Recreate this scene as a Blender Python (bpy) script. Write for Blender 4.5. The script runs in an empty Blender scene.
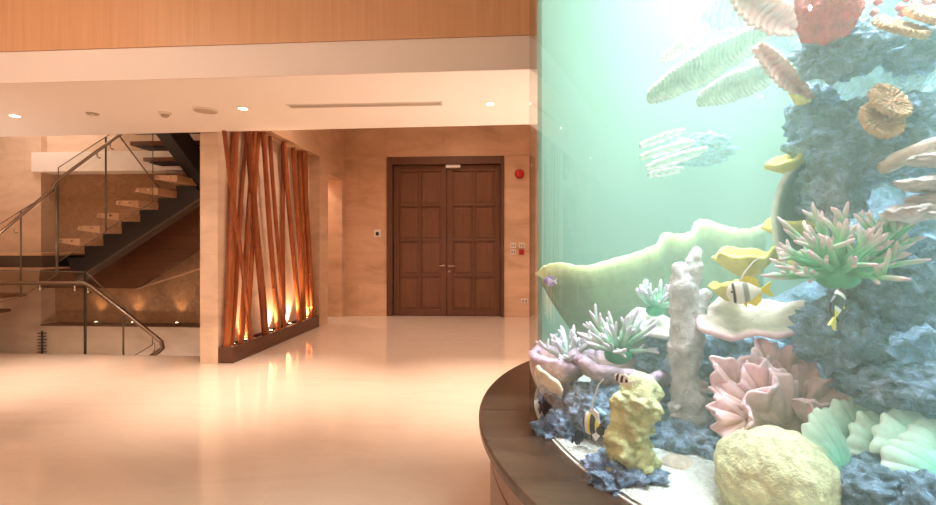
import bpy, bmesh, math, random
from math import sin, cos, pi, radians, sqrt, atan2, exp
from mathutils import Vector, Matrix, Euler, noise

scene = bpy.context.scene
col = scene.collection
random.seed(7)

# ------------------------------------------------------------------ camera
F, CX, HZ, CAMH, TH = 500.0, 468.0, 249.0, 1.3, radians(3.66)
CAM = Vector((0, 0, CAMH))
RIGHT = Vector((cos(TH), sin(TH), 0)); FWD = Vector((-sin(TH), cos(TH), 0)); UP = Vector((0, 0, 1))
cd = bpy.data.cameras.new('camera'); cam = bpy.data.objects.new('camera', cd); col.objects.link(cam)
cam.location = CAM; cam.rotation_euler = (pi/2, 0, TH)
cd.sensor_width = 36; cd.lens = 36*F/936; cd.shift_y = (HZ-252.5)/936; cd.clip_end = 100; cd.clip_start = 0.05
scene.camera = cam
vs = scene.view_settings
vs.view_transform = 'Standard'; vs.look = 'None'; vs.gamma = 1; vs.use_curve_mapping = False
vs.exposure = 0.3
scene.cycles.transparent_max_bounces = 24
scene.cycles.max_bounces = 10
scene.cycles.diffuse_bounces = 5
scene.cycles.glossy_bounces = 4
scene.cycles.caustics_reflective = False
scene.cycles.caustics_refractive = False
scene.cycles.sample_clamp_indirect = 6
scene.cycles.volume_bounces = 1

def ray(px, py): return RIGHT*((px-CX)/F) + UP*((HZ-py)/F) + FWD
def at(px, py, z): return CAM + ray(px, py)*z                       # a point at depth z from the camera
def onY(px, py, Y): d = ray(px, py); return CAM + d*(Y/d.y)
def onX(px, py, X): d = ray(px, py); return CAM + d*(X/d.x)
def onZ(px, py, Z): d = ray(px, py); return CAM + d*((Z-CAMH)/d.z)

# ------------------------------------------------------------------ mesh helpers
class MB:
    def __init__(s): s.v = []; s.f = []; s.c = []; s.m = []; s.sm = []
    def add(s, vs_, fs, c=None, mi=0, smooth=False):
        b = len(s.v); s.v += [Vector(q) for q in vs_]
        s.c += (c if isinstance(c, list) else [c or (1, 1, 1)]*len(vs_))
        for f in fs: s.f.append([b+i for i in f]); s.m.append(mi); s.sm.append(smooth)
        return s
    def box(s, a, b, mi=0, c=None):
        x0, x1 = sorted((a[0], b[0])); y0, y1 = sorted((a[1], b[1])); z0, z1 = sorted((a[2], b[2]))
        return s.add([(x0,y0,z0),(x1,y0,z0),(x1,y1,z0),(x0,y1,z0),(x0,y0,z1),(x1,y0,z1),(x1,y1,z1),(x0,y1,z1)],
              [(0,3,2,1),(4,5,6,7),(0,1,5,4),(1,2,6,5),(2,3,7,6),(3,0,4,7)], c, mi)
    def prism(s, poly, d, mi=0):                                     # poly: 3-D outline, d: extrusion vector
        n = len(poly); d = Vector(d); p = [Vector(q) for q in poly]
        nor = sum(((p[i]-p[0]).cross(p[(i+1) % n]-p[0]) for i in range(n)), Vector())
        if nor.dot(d) > 0: p.reverse()
        return s.add(p+[q+d for q in p], [tuple(range(n)), tuple(reversed(range(n, 2*n)))]+[(i, n+i, n+(i+1) % n, (i+1) % n) for i in range(n)], None, mi)
    def tube(s, pts, rad, n=10, cap=True, col=None, mi=0):
        pts = [Vector(p) for p in pts]; k = len(pts)
        rad = rad if isinstance(rad, (list, tuple)) else [rad]*k
        t0 = (pts[1]-pts[0]).normalized(); u = t0.orthogonal().normalized()
        vs_, cs, fs = [], [], []
        for i, p in enumerate(pts):
            t = (pts[min(i+1, k-1)]-pts[max(i-1, 0)]).normalized()
            u = (u-t*u.dot(t)).normalized(); w = t.cross(u)
            for j in range(n):
                a = 2*pi*j/n; vs_.append(p+(u*cos(a)+w*sin(a))*rad[i]); cs.append(col[i] if col else (1, 1, 1))
        for i in range(k-1):
            for j in range(n): fs.append((i*n+j, i*n+(j+1) % n, (i+1)*n+(j+1) % n, (i+1)*n+j))
        if cap: fs += [tuple(reversed(range(n))), tuple(range((k-1)*n, k*n))]
        return s.add(vs_, fs, cs, mi, True)
    def lathe(s, prof, n=32, loc=(0,0,0), close=False, mi=0, smooth=False):   # prof: (r, z)
        L = Vector(loc); vs_ = []; k = len(prof); fs = []
        for r, z in prof:
            for j in range(n): a = 2*pi*j/n; vs_.append(L+Vector((r*cos(a), r*sin(a), z)))
        for i in range(k if close else k-1):
            i2 = (i+1) % k
            for j in range(n): fs.append((i*n+j, i*n+(j+1) % n, i2*n+(j+1) % n, i2*n+j))
        if not close: fs += [tuple(reversed(range(n))), tuple(range((k-1)*n, k*n))]
        return s.add(vs_, fs, None, mi, smooth)
    def ell(s, c, r, n=12, m=8, mi=0, cl=None):
        vs_ = []; fs = []; c = Vector(c)
        for i in range(m+1):
            th = pi*i/m
            for j in range(n):
                a = 2*pi*j/n; vs_.append(c+Vector((r[0]*sin(th)*cos(a), r[1]*sin(th)*sin(a), r[2]*cos(th))))
        for i in range(m):
            for j in range(n): fs.append((i*n+j, (i+1)*n+j, (i+1)*n+(j+1) % n, i*n+(j+1) % n))
        return s.add(vs_, fs, cl, mi, True)
    def grid(s, fn, nu, nv, cf=None, closed=False, mi=0):
        vs_, cs, fs = [], [], []
        for i in range(nu + (0 if closed else 1)):
            for j in range(nv+1):
                u, v = i/nu, j/nv; vs_.append(fn(u, v)); cs.append(cf(u, v) if cf else (1, 1, 1))
        n = nv+1; NU = nu + (0 if closed else 1)
        for i in range(nu):
            i2 = (i+1) % NU
            for j in range(nv): fs.append((i*n+j, i2*n+j, i2*n+j+1, i*n+j+1))
        return s.add(vs_, fs, cs, mi, True)
    def build(s, name, mats, parent=None, loc=None, solid=0, bevel=0, weld=False, subsurf=0):
        me = bpy.data.meshes.new(name); me.from_pydata([tuple(q) for q in s.v], [], s.f)
        mats = mats if isinstance(mats, (list, tuple)) else [mats]
        for m in mats: me.materials.append(m)
        for p, mi, sm in zip(me.polygons, s.m, s.sm): p.material_index = mi; p.use_smooth = sm
        ca = me.color_attributes.new('Col', 'FLOAT_COLOR', 'POINT')
        ca.data.foreach_set('color', [x for c in s.c for x in (c[0], c[1], c[2], 1)])
        if weld:
            bm = bmesh.new(); bm.from_mesh(me); bmesh.ops.remove_doubles(bm, verts=bm.verts, dist=1e-5); bm.to_mesh(me); bm.free()
        me.update()
        o = bpy.data.objects.new(name, me); col.objects.link(o)
        if parent is not None: o.parent = parent
        if loc is not None: o.location = loc
        if bevel:
            b = o.modifiers.new('bevel', 'BEVEL'); b.width = bevel; b.segments = 2; b.limit_method = 'ANGLE'
        if solid:
            b = o.modifiers.new('solid', 'SOLIDIFY'); b.thickness = solid; b.offset = 0
        if subsurf:
            b = o.modifiers.new('sub', 'SUBSURF'); b.levels = subsurf; b.render_levels = subsurf
        return o

def tag(o, label=None, cat=None, group=None, kind=None):
    if label: o['label'] = label
    if cat: o['category'] = cat
    if group: o['group'] = group
    if kind: o['kind'] = kind
    return o
def empty(name, loc, label=None, cat=None, group=None, kind=None, rz=0):
    o = bpy.data.objects.new(name, None); o.empty_display_size = 0.1; col.objects.link(o)
    o.location = loc; o.rotation_euler = (0, 0, rz)
    return tag(o, label, cat, group, kind)
def copy_tree(o, parent=None):
    c = o.copy(); col.objects.link(c); c.parent = parent
    for ch in list(o.children): copy_tree(ch, c)
    return c
def struct(name, mb, mat, label, cat='wall', **k):
    return tag(mb.build(name, mat, **k), label, cat, None, 'structure')

# ------------------------------------------------------------------ materials
def new_mat(name):
    m = bpy.data.materials.new(name); m.use_nodes = True; nt = m.node_tree
    for n in list(nt.nodes): nt.nodes.remove(n)
    out = nt.nodes.new('ShaderNodeOutputMaterial')
    return m, nt, out
def N(nt, t, **k):
    n = nt.nodes.new(t)
    for a, b in k.items():
        if a in n.inputs.keys(): n.inputs[a].default_value = b
        else: setattr(n, a, b)
    return n
def ramp(nt, src, stops):
    r = nt.nodes.new('ShaderNodeValToRGB'); e = r.color_ramp.elements
    while len(e) < len(stops): e.new(0.5)
    for el, (p, c) in zip(e, stops): el.position = p; el.color = (*c, 1)
    nt.links.new(src, r.inputs[0]); return r.outputs[0]
def principled(nt, out, **k):
    p = N(nt, 'ShaderNodeBsdfPrincipled'); nt.links.new(p.outputs[0], out.inputs[0])
    for a, b in k.items():
        a = a.replace('_', ' ')
        if hasattr(b, 'is_linked') or hasattr(b, 'node'): nt.links.new(b, p.inputs[a])
        elif a == 'Base Color': p.inputs[a].default_value = (*b, 1)
        else: p.inputs[a].default_value = b
    return p
def bump(nt, p, h, strength=0.3, dist=0.01):
    b = N(nt, 'ShaderNodeBump', Strength=strength, Distance=dist); nt.links.new(h, b.inputs['Height']); nt.links.new(b.outputs[0], p.inputs['Normal'])
def mixc(nt, fac, a, b, mode='MIX'):
    m = N(nt, 'ShaderNodeMix', data_type='RGBA', blend_type=mode)
    for s, x in ((m.inputs[0], fac), (m.inputs[6], a), (m.inputs[7], b)):
        if hasattr(x, 'node'): nt.links.new(x, s)
        elif isinstance(x, (int, float)): s.default_value = x
        else: s.default_value = (*x, 1)
    return m.outputs[2]
def pos(nt, order=None, scale=(1, 1, 1), obj=False):
    if obj: o = N(nt, 'ShaderNodeTexCoord').outputs['Object']
    else: o = N(nt, 'ShaderNodeNewGeometry').outputs['Position']
    if order:
        s = N(nt, 'ShaderNodeSeparateXYZ'); c = N(nt, 'ShaderNodeCombineXYZ'); nt.links.new(o, s.inputs[0])
        for i, ax in enumerate(order): nt.links.new(s.outputs['XYZ'.index(ax)], c.inputs[i])
        o = c.outputs[0]
    m = N(nt, 'ShaderNodeMapping'); m.inputs['Scale'].default_value = scale; nt.links.new(o, m.inputs[0])
    return m.outputs[0]
def tex_noise(nt, v, scale, detail=4, rough=0.55, dist=0):
    n = N(nt, 'ShaderNodeTexNoise', Scale=scale, Detail=detail, Roughness=rough, Distortion=dist); nt.links.new(v, n.inputs['Vector']); return n.outputs[0]

def plain(name, c, rough=0.5, metal=0.0, **k):
    m, nt, out = new_mat(name); principled(nt, out, Base_Color=c, Roughness=rough, Metallic=metal, **k); return m
def emit(name, c, s):
    m, nt, out = new_mat(name); e = N(nt, 'ShaderNodeEmission', Strength=s); e.inputs[0].default_value = (*c, 1); nt.links.new(e.outputs[0], out.inputs[0]); return m

def stone(name, order, c1, c2, cj, bw=1.1, bh=0.62, rough=0.28):
    m, nt, out = new_mat(name); v = pos(nt, order)
    b = N(nt, 'ShaderNodeTexBrick', Scale=1.0, offset=0.5); nt.links.new(v, b.inputs['Vector'])
    b.inputs['Mortar Size'].default_value = 0.0022; b.inputs['Brick Width'].default_value = bw; b.inputs['Row Height'].default_value = bh
    b.inputs['Color1'].default_value = (*c1, 1); b.inputs['Color2'].default_value = (*c2, 1); b.inputs['Mortar'].default_value = (*cj, 1)
    n = tex_noise(nt, pos(nt, order, (0.8, 2.2, 1)), 1.6, 6, 0.6, 0.6)
    c = mixc(nt, 0.85, b.outputs[0], ramp(nt, n, [(0.28, (0.66, 0.60, 0.53)), (0.5, (0.9, 0.87, 0.83)), (0.72, (1.06, 1.04, 1.02))]), 'MULTIPLY')
    principled(nt, out, Base_Color=c, Roughness=rough)
    return m
M = {}
WS1, WS2, WJ = (0.74, 0.50, 0.34), (0.67, 0.44, 0.29), (0.55, 0.36, 0.23)
M['stone_xz'] = stone('beige_stone', 'XZY', WS1, WS2, WJ)
M['stone_yz'] = stone('beige_stone_side', 'YZX', WS1, WS2, WJ)
M['stone_pale'] = stone('pale_stone', 'XZY', (0.84, 0.66, 0.52), (0.81, 0.63, 0.49), (0.7, 0.53, 0.40))
M['stone_pale_yz'] = stone('pale_stone_side', 'YZX', (0.84, 0.66, 0.52), (0.81, 0.63, 0.49), (0.7, 0.53, 0.40))
def mat_floor():
    m, nt, out = new_mat('polished_marble')
    b = N(nt, 'ShaderNodeTexBrick', Scale=1.0, offset=0.0); nt.links.new(pos(nt, 'XYZ'), b.inputs['Vector'])
    b.inputs['Mortar Size'].default_value = 0.0012; b.inputs['Brick Width'].default_value = 1.2; b.inputs['Row Height'].default_value = 1.2
    b.inputs['Color1'].default_value = (0.74, 0.60, 0.49, 1); b.inputs['Color2'].default_value = (0.71, 0.57, 0.46, 1); b.inputs['Mortar'].default_value = (0.66, 0.52, 0.41, 1)
    n = tex_noise(nt, pos(nt, 'XYZ', (0.5, 1.6, 1)), 1.5, 8, 0.62, 1.5)
    c = mixc(nt, 0.5, b.outputs[0], ramp(nt, n, [(0.3, (0.86, 0.82, 0.77)), (0.5, (1, 1, 1)), (0.56, (0.95, 0.92, 0.88)), (0.75, (1, 1, 1))]), 'MULTIPLY')
    principled(nt, out, Base_Color=c, Roughness=0.045, IOR=1.65)
    return m
M['floor'] = mat_floor()
def wood(name, c1, c2, order='XZY', rough=0.35, sc=(18, 0.9, 1), obj=False, spec=0.5):
    m, nt, out = new_mat(name)
    n = tex_noise(nt, pos(nt, order, sc, obj), 1.0, 6, 0.65, 0.8)
    c = ramp(nt, n, [(0.3, c1), (0.7, c2)])
    p = principled(nt, out, Base_Color=c, Roughness=rough, Specular_IOR_Level=spec)
    bump(nt, p, n, 0.08, 0.002)
    return m
M['fascia_wood'] = wood('fascia_veneer', (0.56, 0.29, 0.135), (0.64, 0.345, 0.17), 'XZY', 0.45, (30, 0.8, 1))
M['door'] = wood('door_wood', (0.11, 0.042, 0.019), (0.17, 0.068, 0.031), 'XZY', 0.38, (26, 1.2, 1))
M['door_panel'] = wood('door_panel_wood', (0.135, 0.052, 0.022), (0.20, 0.08, 0.036), 'XZY', 0.36, (22, 1.0, 1))
M['door_frame'] = wood('door_frame_wood', (0.10, 0.04, 0.018), (0.14, 0.058, 0.026), 'XZY', 0.4, (26, 1.2, 1))
M['planter'] = wood('planter_wood', (0.09, 0.036, 0.018), (0.13, 0.052, 0.026), 'ZYX', 0.35, (20, 1.2, 1))
M['ledge'] = wood('ledge_stone', (0.055, 0.032, 0.02), (0.115, 0.07, 0.045), 'XYZ', 0.26, (1.3, 5, 1))
M['base'] = wood('base_veneer', (0.19, 0.088, 0.05), (0.25, 0.12, 0.07), 'XZY', 0.35, (14, 1, 1))
M['tread'] = wood('tread_wood', (0.58, 0.35, 0.2), (0.70, 0.44, 0.27), 'YXZ', 0.4, (2, 22, 1))
M['tread_dark'] = wood('tread_dark_wood', (0.16, 0.062, 0.026), (0.24, 0.10, 0.045), 'XYZ', 0.4, (2, 22, 1))
M['soffit'] = wood('soffit_wood', (0.085, 0.032, 0.013), (0.155, 0.06, 0.026), 'ZXY', 0.35, (30, 1.4, 1))
M['steel_dark'] = plain('dark_steel', (0.018, 0.015, 0.014), 0.45)
M['steel'] = plain('brushed_steel', (0.55, 0.47, 0.38), 0.3, 1.0)
M['rail'] = plain('bronze_rail', (0.26, 0.2, 0.145), 0.28, 1.0)
M['ceil'] = plain('ceiling_paint', (0.88, 0.81, 0.74), 0.7)
M['fascia'] = plain('fascia_paint', (0.78, 0.66, 0.58), 0.6)
M['white'] = plain('white_plastic', (0.8, 0.74, 0.66), 0.45)
M['grey'] = plain('vent_grey', (0.42, 0.33, 0.25), 0.5)
M['black'] = plain('black_plastic', (0.02, 0.02, 0.02), 0.4)
M['red'] = plain('red_plastic', (0.55, 0.02, 0.015), 0.3)
M['darkred'] = plain('dark_red_plastic', (0.30, 0.03, 0.02), 0.4)
M['chrome'] = plain('chrome', (0.75, 0.7, 0.62), 0.2, 1.0)
M['lamp'] = emit('lamp_lens', (1.0, 0.86, 0.66), 14)
def mat_textured():
    m, nt, out = new_mat('mottled_wall_covering'); v = pos(nt)
    n1 = tex_noise(nt, v, 9, 6, 0.65, 1.2); n2 = tex_noise(nt, v, 45, 3)
    c = ramp(nt, n1, [(0.3, (0.26, 0.135, 0.065)), (0.55, (0.36, 0.20, 0.10)), (0.75, (0.48, 0.29, 0.16))])
    p = principled(nt, out, Base_Color=c, Roughness=0.5); bump(nt, p, n2, 0.35, 0.01); return m
M['textured'] = mat_textured()
def glass(name, tint=(0.93, 0.955, 0.94), base=0.04, k=1.0, rough=0.0):
    m, nt, out = new_mat(name)
    lw = N(nt, 'ShaderNodeLayerWeight', Blend=0.5)
    pw = N(nt, 'ShaderNodeMath', operation='POWER'); nt.links.new(lw.outputs['Facing'], pw.inputs[0]); pw.inputs[1].default_value = 5.0
    ma = N(nt, 'ShaderNodeMath', operation='MULTIPLY_ADD'); nt.links.new(pw.outputs[0], ma.inputs[0]); ma.inputs[1].default_value = k*(1-base); ma.inputs[2].default_value = base
    t = N(nt, 'ShaderNodeBsdfTransparent'); t.inputs[0].default_value = (*tint, 1)
    g = N(nt, 'ShaderNodeBsdfGlossy', Roughness=rough)
    mx = N(nt, 'ShaderNodeMixShader'); nt.links.new(ma.outputs[0], mx.inputs[0]); nt.links.new(t.outputs[0], mx.inputs[1]); nt.links.new(g.outputs[0], mx.inputs[2])
    nt.links.new(mx.outputs[0], out.inputs[0]); return m
M['glass'] = glass('balustrade_glass', (0.96, 0.95, 0.92), 0.045, 0.9)
M['glass_edge'] = plain('glass_edge', (0.16, 0.13, 0.09), 0.2)
M['acrylic'] = glass('aquarium_acrylic', (0.99, 1.0, 0.995), 0.045, 0.75)
def mat_clear():
    m, nt, out = new_mat('aquarium_acrylic_inner'); t = N(nt, 'ShaderNodeBsdfTransparent'); t.inputs[0].default_value = (0.995, 1, 0.998, 1)
    nt.links.new(t.outputs[0], out.inputs[0]); return m
M['acrylic_in'] = mat_clear()
def mat_water():
    m, nt, out = new_mat('hazy_water')
    s = N(nt, 'ShaderNodeVolumeScatter', Density=WATER_S, Anisotropy=0.25); s.inputs['Color'].default_value = (0.66, 0.96, 0.83, 1)
    a = N(nt, 'ShaderNodeVolumeAbsorption', Density=WATER_A); a.inputs['Color'].default_value = (0.28, 0.87, 0.65, 1)
    ad = N(nt, 'ShaderNodeAddShader'); nt.links.new(s.outputs[0], ad.inputs[0]); nt.links.new(a.outputs[0], ad.inputs[1]); nt.links.new(ad.outputs[0], out.inputs['Volume'])
    return m
WATER_S, WATER_A = 0.36, 0.15
M['water'] = mat_water()

# ------------------------------------------------------------------ the room shell
XN, XP, XW = -3.20, -3.02, -3.41            # niche back wall, planter / lintel plane, stair side of that wall
YP0, YP1 = 5.49, 8.21                       # the planter
YD = onZ(445, 316.5, 0).y                   # door wall
YE = 5.85                                   # floor edge at the stairwell
XL, XR, YB = -9.0, 4.6, -3.2
ZC, ZF, ZH = 2.614, 3.5, 4.0                # dropped ceiling, front ceiling, hall ceiling
YC0, YC1 = 3.69, 5.40

fl = MB(); fl.box((XL, YB, -0.3), (XR, YE, 0)); fl.box((XW, YE, -0.3), (XR, YD+0.3, 0)); fl.box((-6.2, 8.62, -0.3), (XW, YD+0.3, 0))
struct('floor', fl, M['floor'], 'polished cream marble floor of the lobby', 'floor')
struct('floor_lower', MB().box((XL, YE, -3.2), (XW, 8.0, -3.0)), M['floor'], 'floor at the bottom of the stairwell', 'floor')
# door wall with its opening
dL, dR = onY(387, 316, YD).x, onY(504, 316, YD).x; dT = onY(445, 156.5, YD).z
w = MB(); w.box((-6.2, YD, 0), (dL, YD+0.3, ZH)); w.box((dR, YD, 0), (XR, YD+0.3, ZH)); w.box((dL, YD, dT), (dR, YD+0.3, ZH)); w.box((dL, YD+0.26, 0), (dR, YD+0.3, dT))
struct('wall_back', w, M['stone_xz'], 'beige stone back wall around the double door')
struct('trim_1', MB().box((XP, YD-0.025, dT+0.0), (XR, YD, dT+0.02)), M['stone_xz'], 'thin stone course line above the door', 'trim')
# left side: niche wall, lintel, pier, doorway to a side corridor
Zl = 2.86; Zo = 2.62; YO0, YO1 = 8.62, 9.42
w = MB(); w.box((XW, YP0, 0), (XN, YO0, ZH))
struct('wall_niche', w, [M['stone_pale_yz']], 'pale stone wall end and niche wall behind the bamboo')
w = MB(); w.box((XN, YP0, Zl), (XP, YP1, ZH)); w.box((XN, YP1, 0), (XP, YO0, ZH)); w.box((XW, YO0, Zo), (XP, YO1, ZH)); w.box((XW, YO1, 0), (XP, YD, ZH))
struct('wall_left', w, [M['stone_yz']], 'beige stone lintel and pier beside the bamboo niche')
w = MB(); w.box((-6.3, 8.6, 0), (-6.2, YD+0.3, ZH)); w.box((-6.2, 8.52, -0.3), (XW, 8.62, ZH))
struct('wall_corridor', w, M['stone_pale'], 'pale stone side corridor beyond the doorway')
# stair hall
YL, YT = 7.1, 7.34
xs = onY(41, 300, YL).x; zled = onY(120, 326.5, YL).z; zb0 = onY(120, 171.5, YL).z; zb1 = onY(120, 152, YL).z
w = MB(); w.box((XL, YL, -3), (xs, YT+0.2, ZH))
struct('wall_stair_side', w, M['stone_pale'], 'beige stone wall at the left of the stair hall')
w = MB(); w.box((xs, YL, -3), (XW, YT, zled))
struct('wall_stair_low', w, M['stone_pale'], 'low beige stone wall with a ledge under the stairs')
struct('trim_2', MB().box((xs, YL-0.012, zled), (XW, YT, zled+0.018)), M['soffit'], 'thin dark ledge capping the low stone wall', 'trim')
struct('wall_stair_back', MB().box((xs, YT, -3), (XW, YT+0.2, ZH)), M['textured'], 'mottled brown wall behind the stairs')
struct('trim_3', MB().box((onY(35, 160, YL).x, YL-0.06, zb0), (XW, YT, zb1)), M['ceil'], 'pale beam across the wall behind the stairs', 'beam')
struct('trim_4', MB().box((onY(35, 160, YL).x, YL+0.1, zb1), (XW, YT, ZH)), M['stone_pale'], 'stone band above the pale beam', 'beam')
def NE(x): return 3.69-0.011*x
def FE(x): return 5.19-0.055*min(x, 0.6) if x > -5.6 else 5.19+0.055*5.6
struct('ceiling_hall', MB().box((XL, YC1-0.45, ZH), (XR, YD+0.3, ZH+0.2)), M['ceil'], 'hall ceiling', 'ceiling')
struct('ceiling', MB().prism([(XL, NE(XL), ZC), (XR, NE(XR), ZC), (XR, FE(XR), ZC), (-5.6, FE(-5.6), ZC), (XL, FE(XL), ZC)], (0, 0, 0.3)), M['ceil'], 'cream dropped ceiling with downlights and a slot diffuser', 'ceiling')
zf = at(264, 43.5, 3.8).z
struct('wall_bulkhead', MB().box((XL, YC0+0.15, ZC+0.3), (XR, YC1-0.45, ZH+0.2)), M['ceil'], 'wall above the dropped ceiling')
struct('trim_5', MB().prism([(XL, NE(XL)-0.012, ZC), (XR, NE(XR)-0.012, ZC), (XR, NE(XR), ZC), (XL, NE(XL), ZC)], (0, 0, zf-ZC)), M['fascia'], 'pale painted fascia of the dropped ceiling', 'fascia')
struct('trim_6', MB().prism([(XL, NE(XL)-0.022, zf), (XR, NE(XR)-0.022, zf), (XR, NE(XR)+0.02, zf), (XL, NE(XL)+0.02, zf)], (0, 0, ZF+0.1-zf)), M['fascia_wood'], 'orange veneer band above the pale fascia', 'fascia')
struct('ceiling_front', MB().box((XL, YB, ZF), (XR, YC0, ZF+0.2)), M['ceil'], 'ceiling over the aquarium', 'ceiling')
struct('wall_front', MB().box((XL, YB-0.2, 0), (XR, YB, ZF)), M['stone_xz'], 'stone wall behind the viewpoint')
struct('wall_right', MB().box((XR, YB, 0), (XR+0.2, YD, ZH)), M['stone_yz'], 'stone wall beyond the aquarium')
struct('wall_far_left', MB().box((XL-0.2, YB, -3), (XL, YL, ZH)), M['stone_yz'], 'stone wall at the far left')

# ------------------------------------------------------------------ lights of the room, with added fills
WARM = (1.0, 0.78, 0.635)
def light(name, kind, loc, energy, color=WARM, rot=(0, 0, 0), **k):
    l = bpy.data.lights.new(name, kind); l.energy = energy; l.color = color
    for a, b in k.items(): setattr(l, a, b)
    o = bpy.data.objects.new(name, l); o.location = loc; o.rotation_euler = rot; col.objects.link(o); return o
KD = 1.15; FRONT_W = 52; HALL_W = 88; UP_W = 140
dls = [(15, 115.5), (243, 108), (490, 103.5)]
dl_lab = ['small square downlight at the far left of the dropped ceiling', 'small square downlight left of the long ceiling slot', 'small square downlight right of the long ceiling slot, nearest the aquarium']
for (px, py), lb in zip(dls, dl_lab):
    p = onZ(px, py, ZC)
    r = empty('downlight', p, lb, 'downlight', 'ceiling downlights')
    MB().box((-0.045, -0.045, -0.006), (0.045, 0.045, 0)).build('trim_ring', M['white'], r)
    MB().box((-0.03, -0.03, -0.009), (0.03, 0.03, -0.006)).build('lens', M['lamp'], r)
    light('downlight_beam', 'SPOT', p-Vector((0, 0, 0.03)), 330*KD, WARM, spot_size=radians(70), spot_blend=1.0, shadow_soft_size=0.04)
# unseen fill spots added above and behind the viewpoint, tilted at the fascia
for x, y in ((-6.5, 1.8), (-3.4, 1.8), (-2.2, 0.6), (-3.2, -1.2), (-0.6, -1.2), (-6.2, -1.4), (3.9, -1.2)):
    light('front_fill_spot', 'SPOT', (x, y, ZF-0.03), FRONT_W, WARM, rot=(radians(42), 0, 0), spot_size=radians(150), spot_blend=0.9, shadow_soft_size=0.02)
for x, y in ((-2.0, 6.6), (0.3, 6.6), (2.4, 7.0), (-0.8, 8.2)):
    light('hall_fill_spot', 'SPOT', (x, y, ZH-0.03), HALL_W, WARM, spot_size=radians(140), spot_blend=0.9, shadow_soft_size=0.05)  # fill spots put in above view to light the back hall
light('stairwell_fill', 'AREA', (-5.4, 5.9, -0.7), 9, WARM, rot=(radians(100), 0, 0), shape='RECTANGLE', size=2.5, size_y=0.15)  # added in the void to brighten the low stone wall, no fixture
for x, y, e_ in ((-5.6, -2.4, 70),):
    light('rear_fill_point', 'POINT', (x, y, 1.65), e_, WARM, shadow_soft_size=0.03)  # fill light added behind the viewpoint to lift the dropped ceiling
for x, y in ((2.7, 4.9), (-6.9, 4.5), (0.9, 4.75)):
    light('ceiling_fill_spot', 'SPOT', (x, y, 0.15), UP_W, WARM, rot=(pi, 0, 0), spot_size=radians(130), spot_blend=0.8, shadow_soft_size=0.04)  # out of view, added to brighten the dropped ceiling from below
light('corridor_fill', 'AREA', (-3.9, 9.1, 3.2), 25*KD, WARM, shape='DISK', size=0.4)  # light added so the wall beyond the opening looks lit
light('stair_hall_fill', 'AREA', (-6.6, 6.3, ZH-0.05), 18*KD, WARM, shape='DISK', size=0.8)  # unseen fill placed over the void for the stair walls

# ------------------------------------------------------------------ ceiling fittings
p = onZ(165, 112.5, ZC)
r = empty('smoke_detector', p, 'white domed smoke detector on the dropped ceiling', 'smoke detector')
MB().lathe([(0.0, 0), (0.055, 0), (0.055, -0.018), (0.05, -0.022), (0.0, -0.022)][::-1], 24, smooth=False).build('base', M['white'], r)
MB().lathe([(0.0, -0.05), (0.02, -0.048), (0.034, -0.038), (0.038, -0.022), (0, -0.022)], 24, smooth=True).build('sensor', M['grey'], r)
p = onZ(205.5, 110, ZC)
r = empty('ceiling_speaker', p, 'round flush speaker grille in the dropped ceiling', 'speaker')
MB().lathe([(0, -0.012), (0.1, -0.012), (0.1, -0.008), (0, -0.008)], 36).build('grille', plain('grille_beige', (0.5, 0.39, 0.3), 0.6), r)
MB().lathe([(0.1, -0.014), (0.112, -0.01), (0.112, 0), (0.1, 0)], 36, close=True).build('ring', M['white'], r)
p = onZ(92.5, 113.5, ZC)
r = empty('ceiling_sensor', p, 'flat round sensor disc left of the smoke detector', 'sensor')
MB().lathe([(0, -0.01), (0.05, -0.01), (0.058, 0), (0, 0)], 28).build('disc', M['grey'], r)
MB().lathe([(0, -0.016), (0.015, -0.014), (0.017, -0.01), (0, -0.01)], 16, smooth=True).build('lens', M['white'], r)
a, b = onZ(287, 105.5, ZC), onZ(443, 104, ZC)
r = empty('slot_diffuser', (a+b)/2, 'long thin air slot diffuser set in the dropped ceiling', 'air diffuser')
L = (b.x-a.x)/2
s = MB(); s.box((-L, -0.055, -0.006), (L, -0.045, 0)); s.box((-L, 0.045, -0.006), (L, 0.055, 0)); s.box((-L, -0.055, -0.006), (-L+0.015, 0.055, 0)); s.box((L-0.015, -0.055, -0.006), (L, 0.055, 0))
s.build('frame', M['white'], r)
MB().box((-L+0.015, -0.045, -0.003), (L-0.015, 0.045, 0)).build('slot', M['grey'], r)
for dy in (-0.02, 0.02): MB().box((-L+0.015, dy-0.002, -0.006), (L-0.015, dy+0.002, -0.003)).build('blade', M['white'], r)

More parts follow.
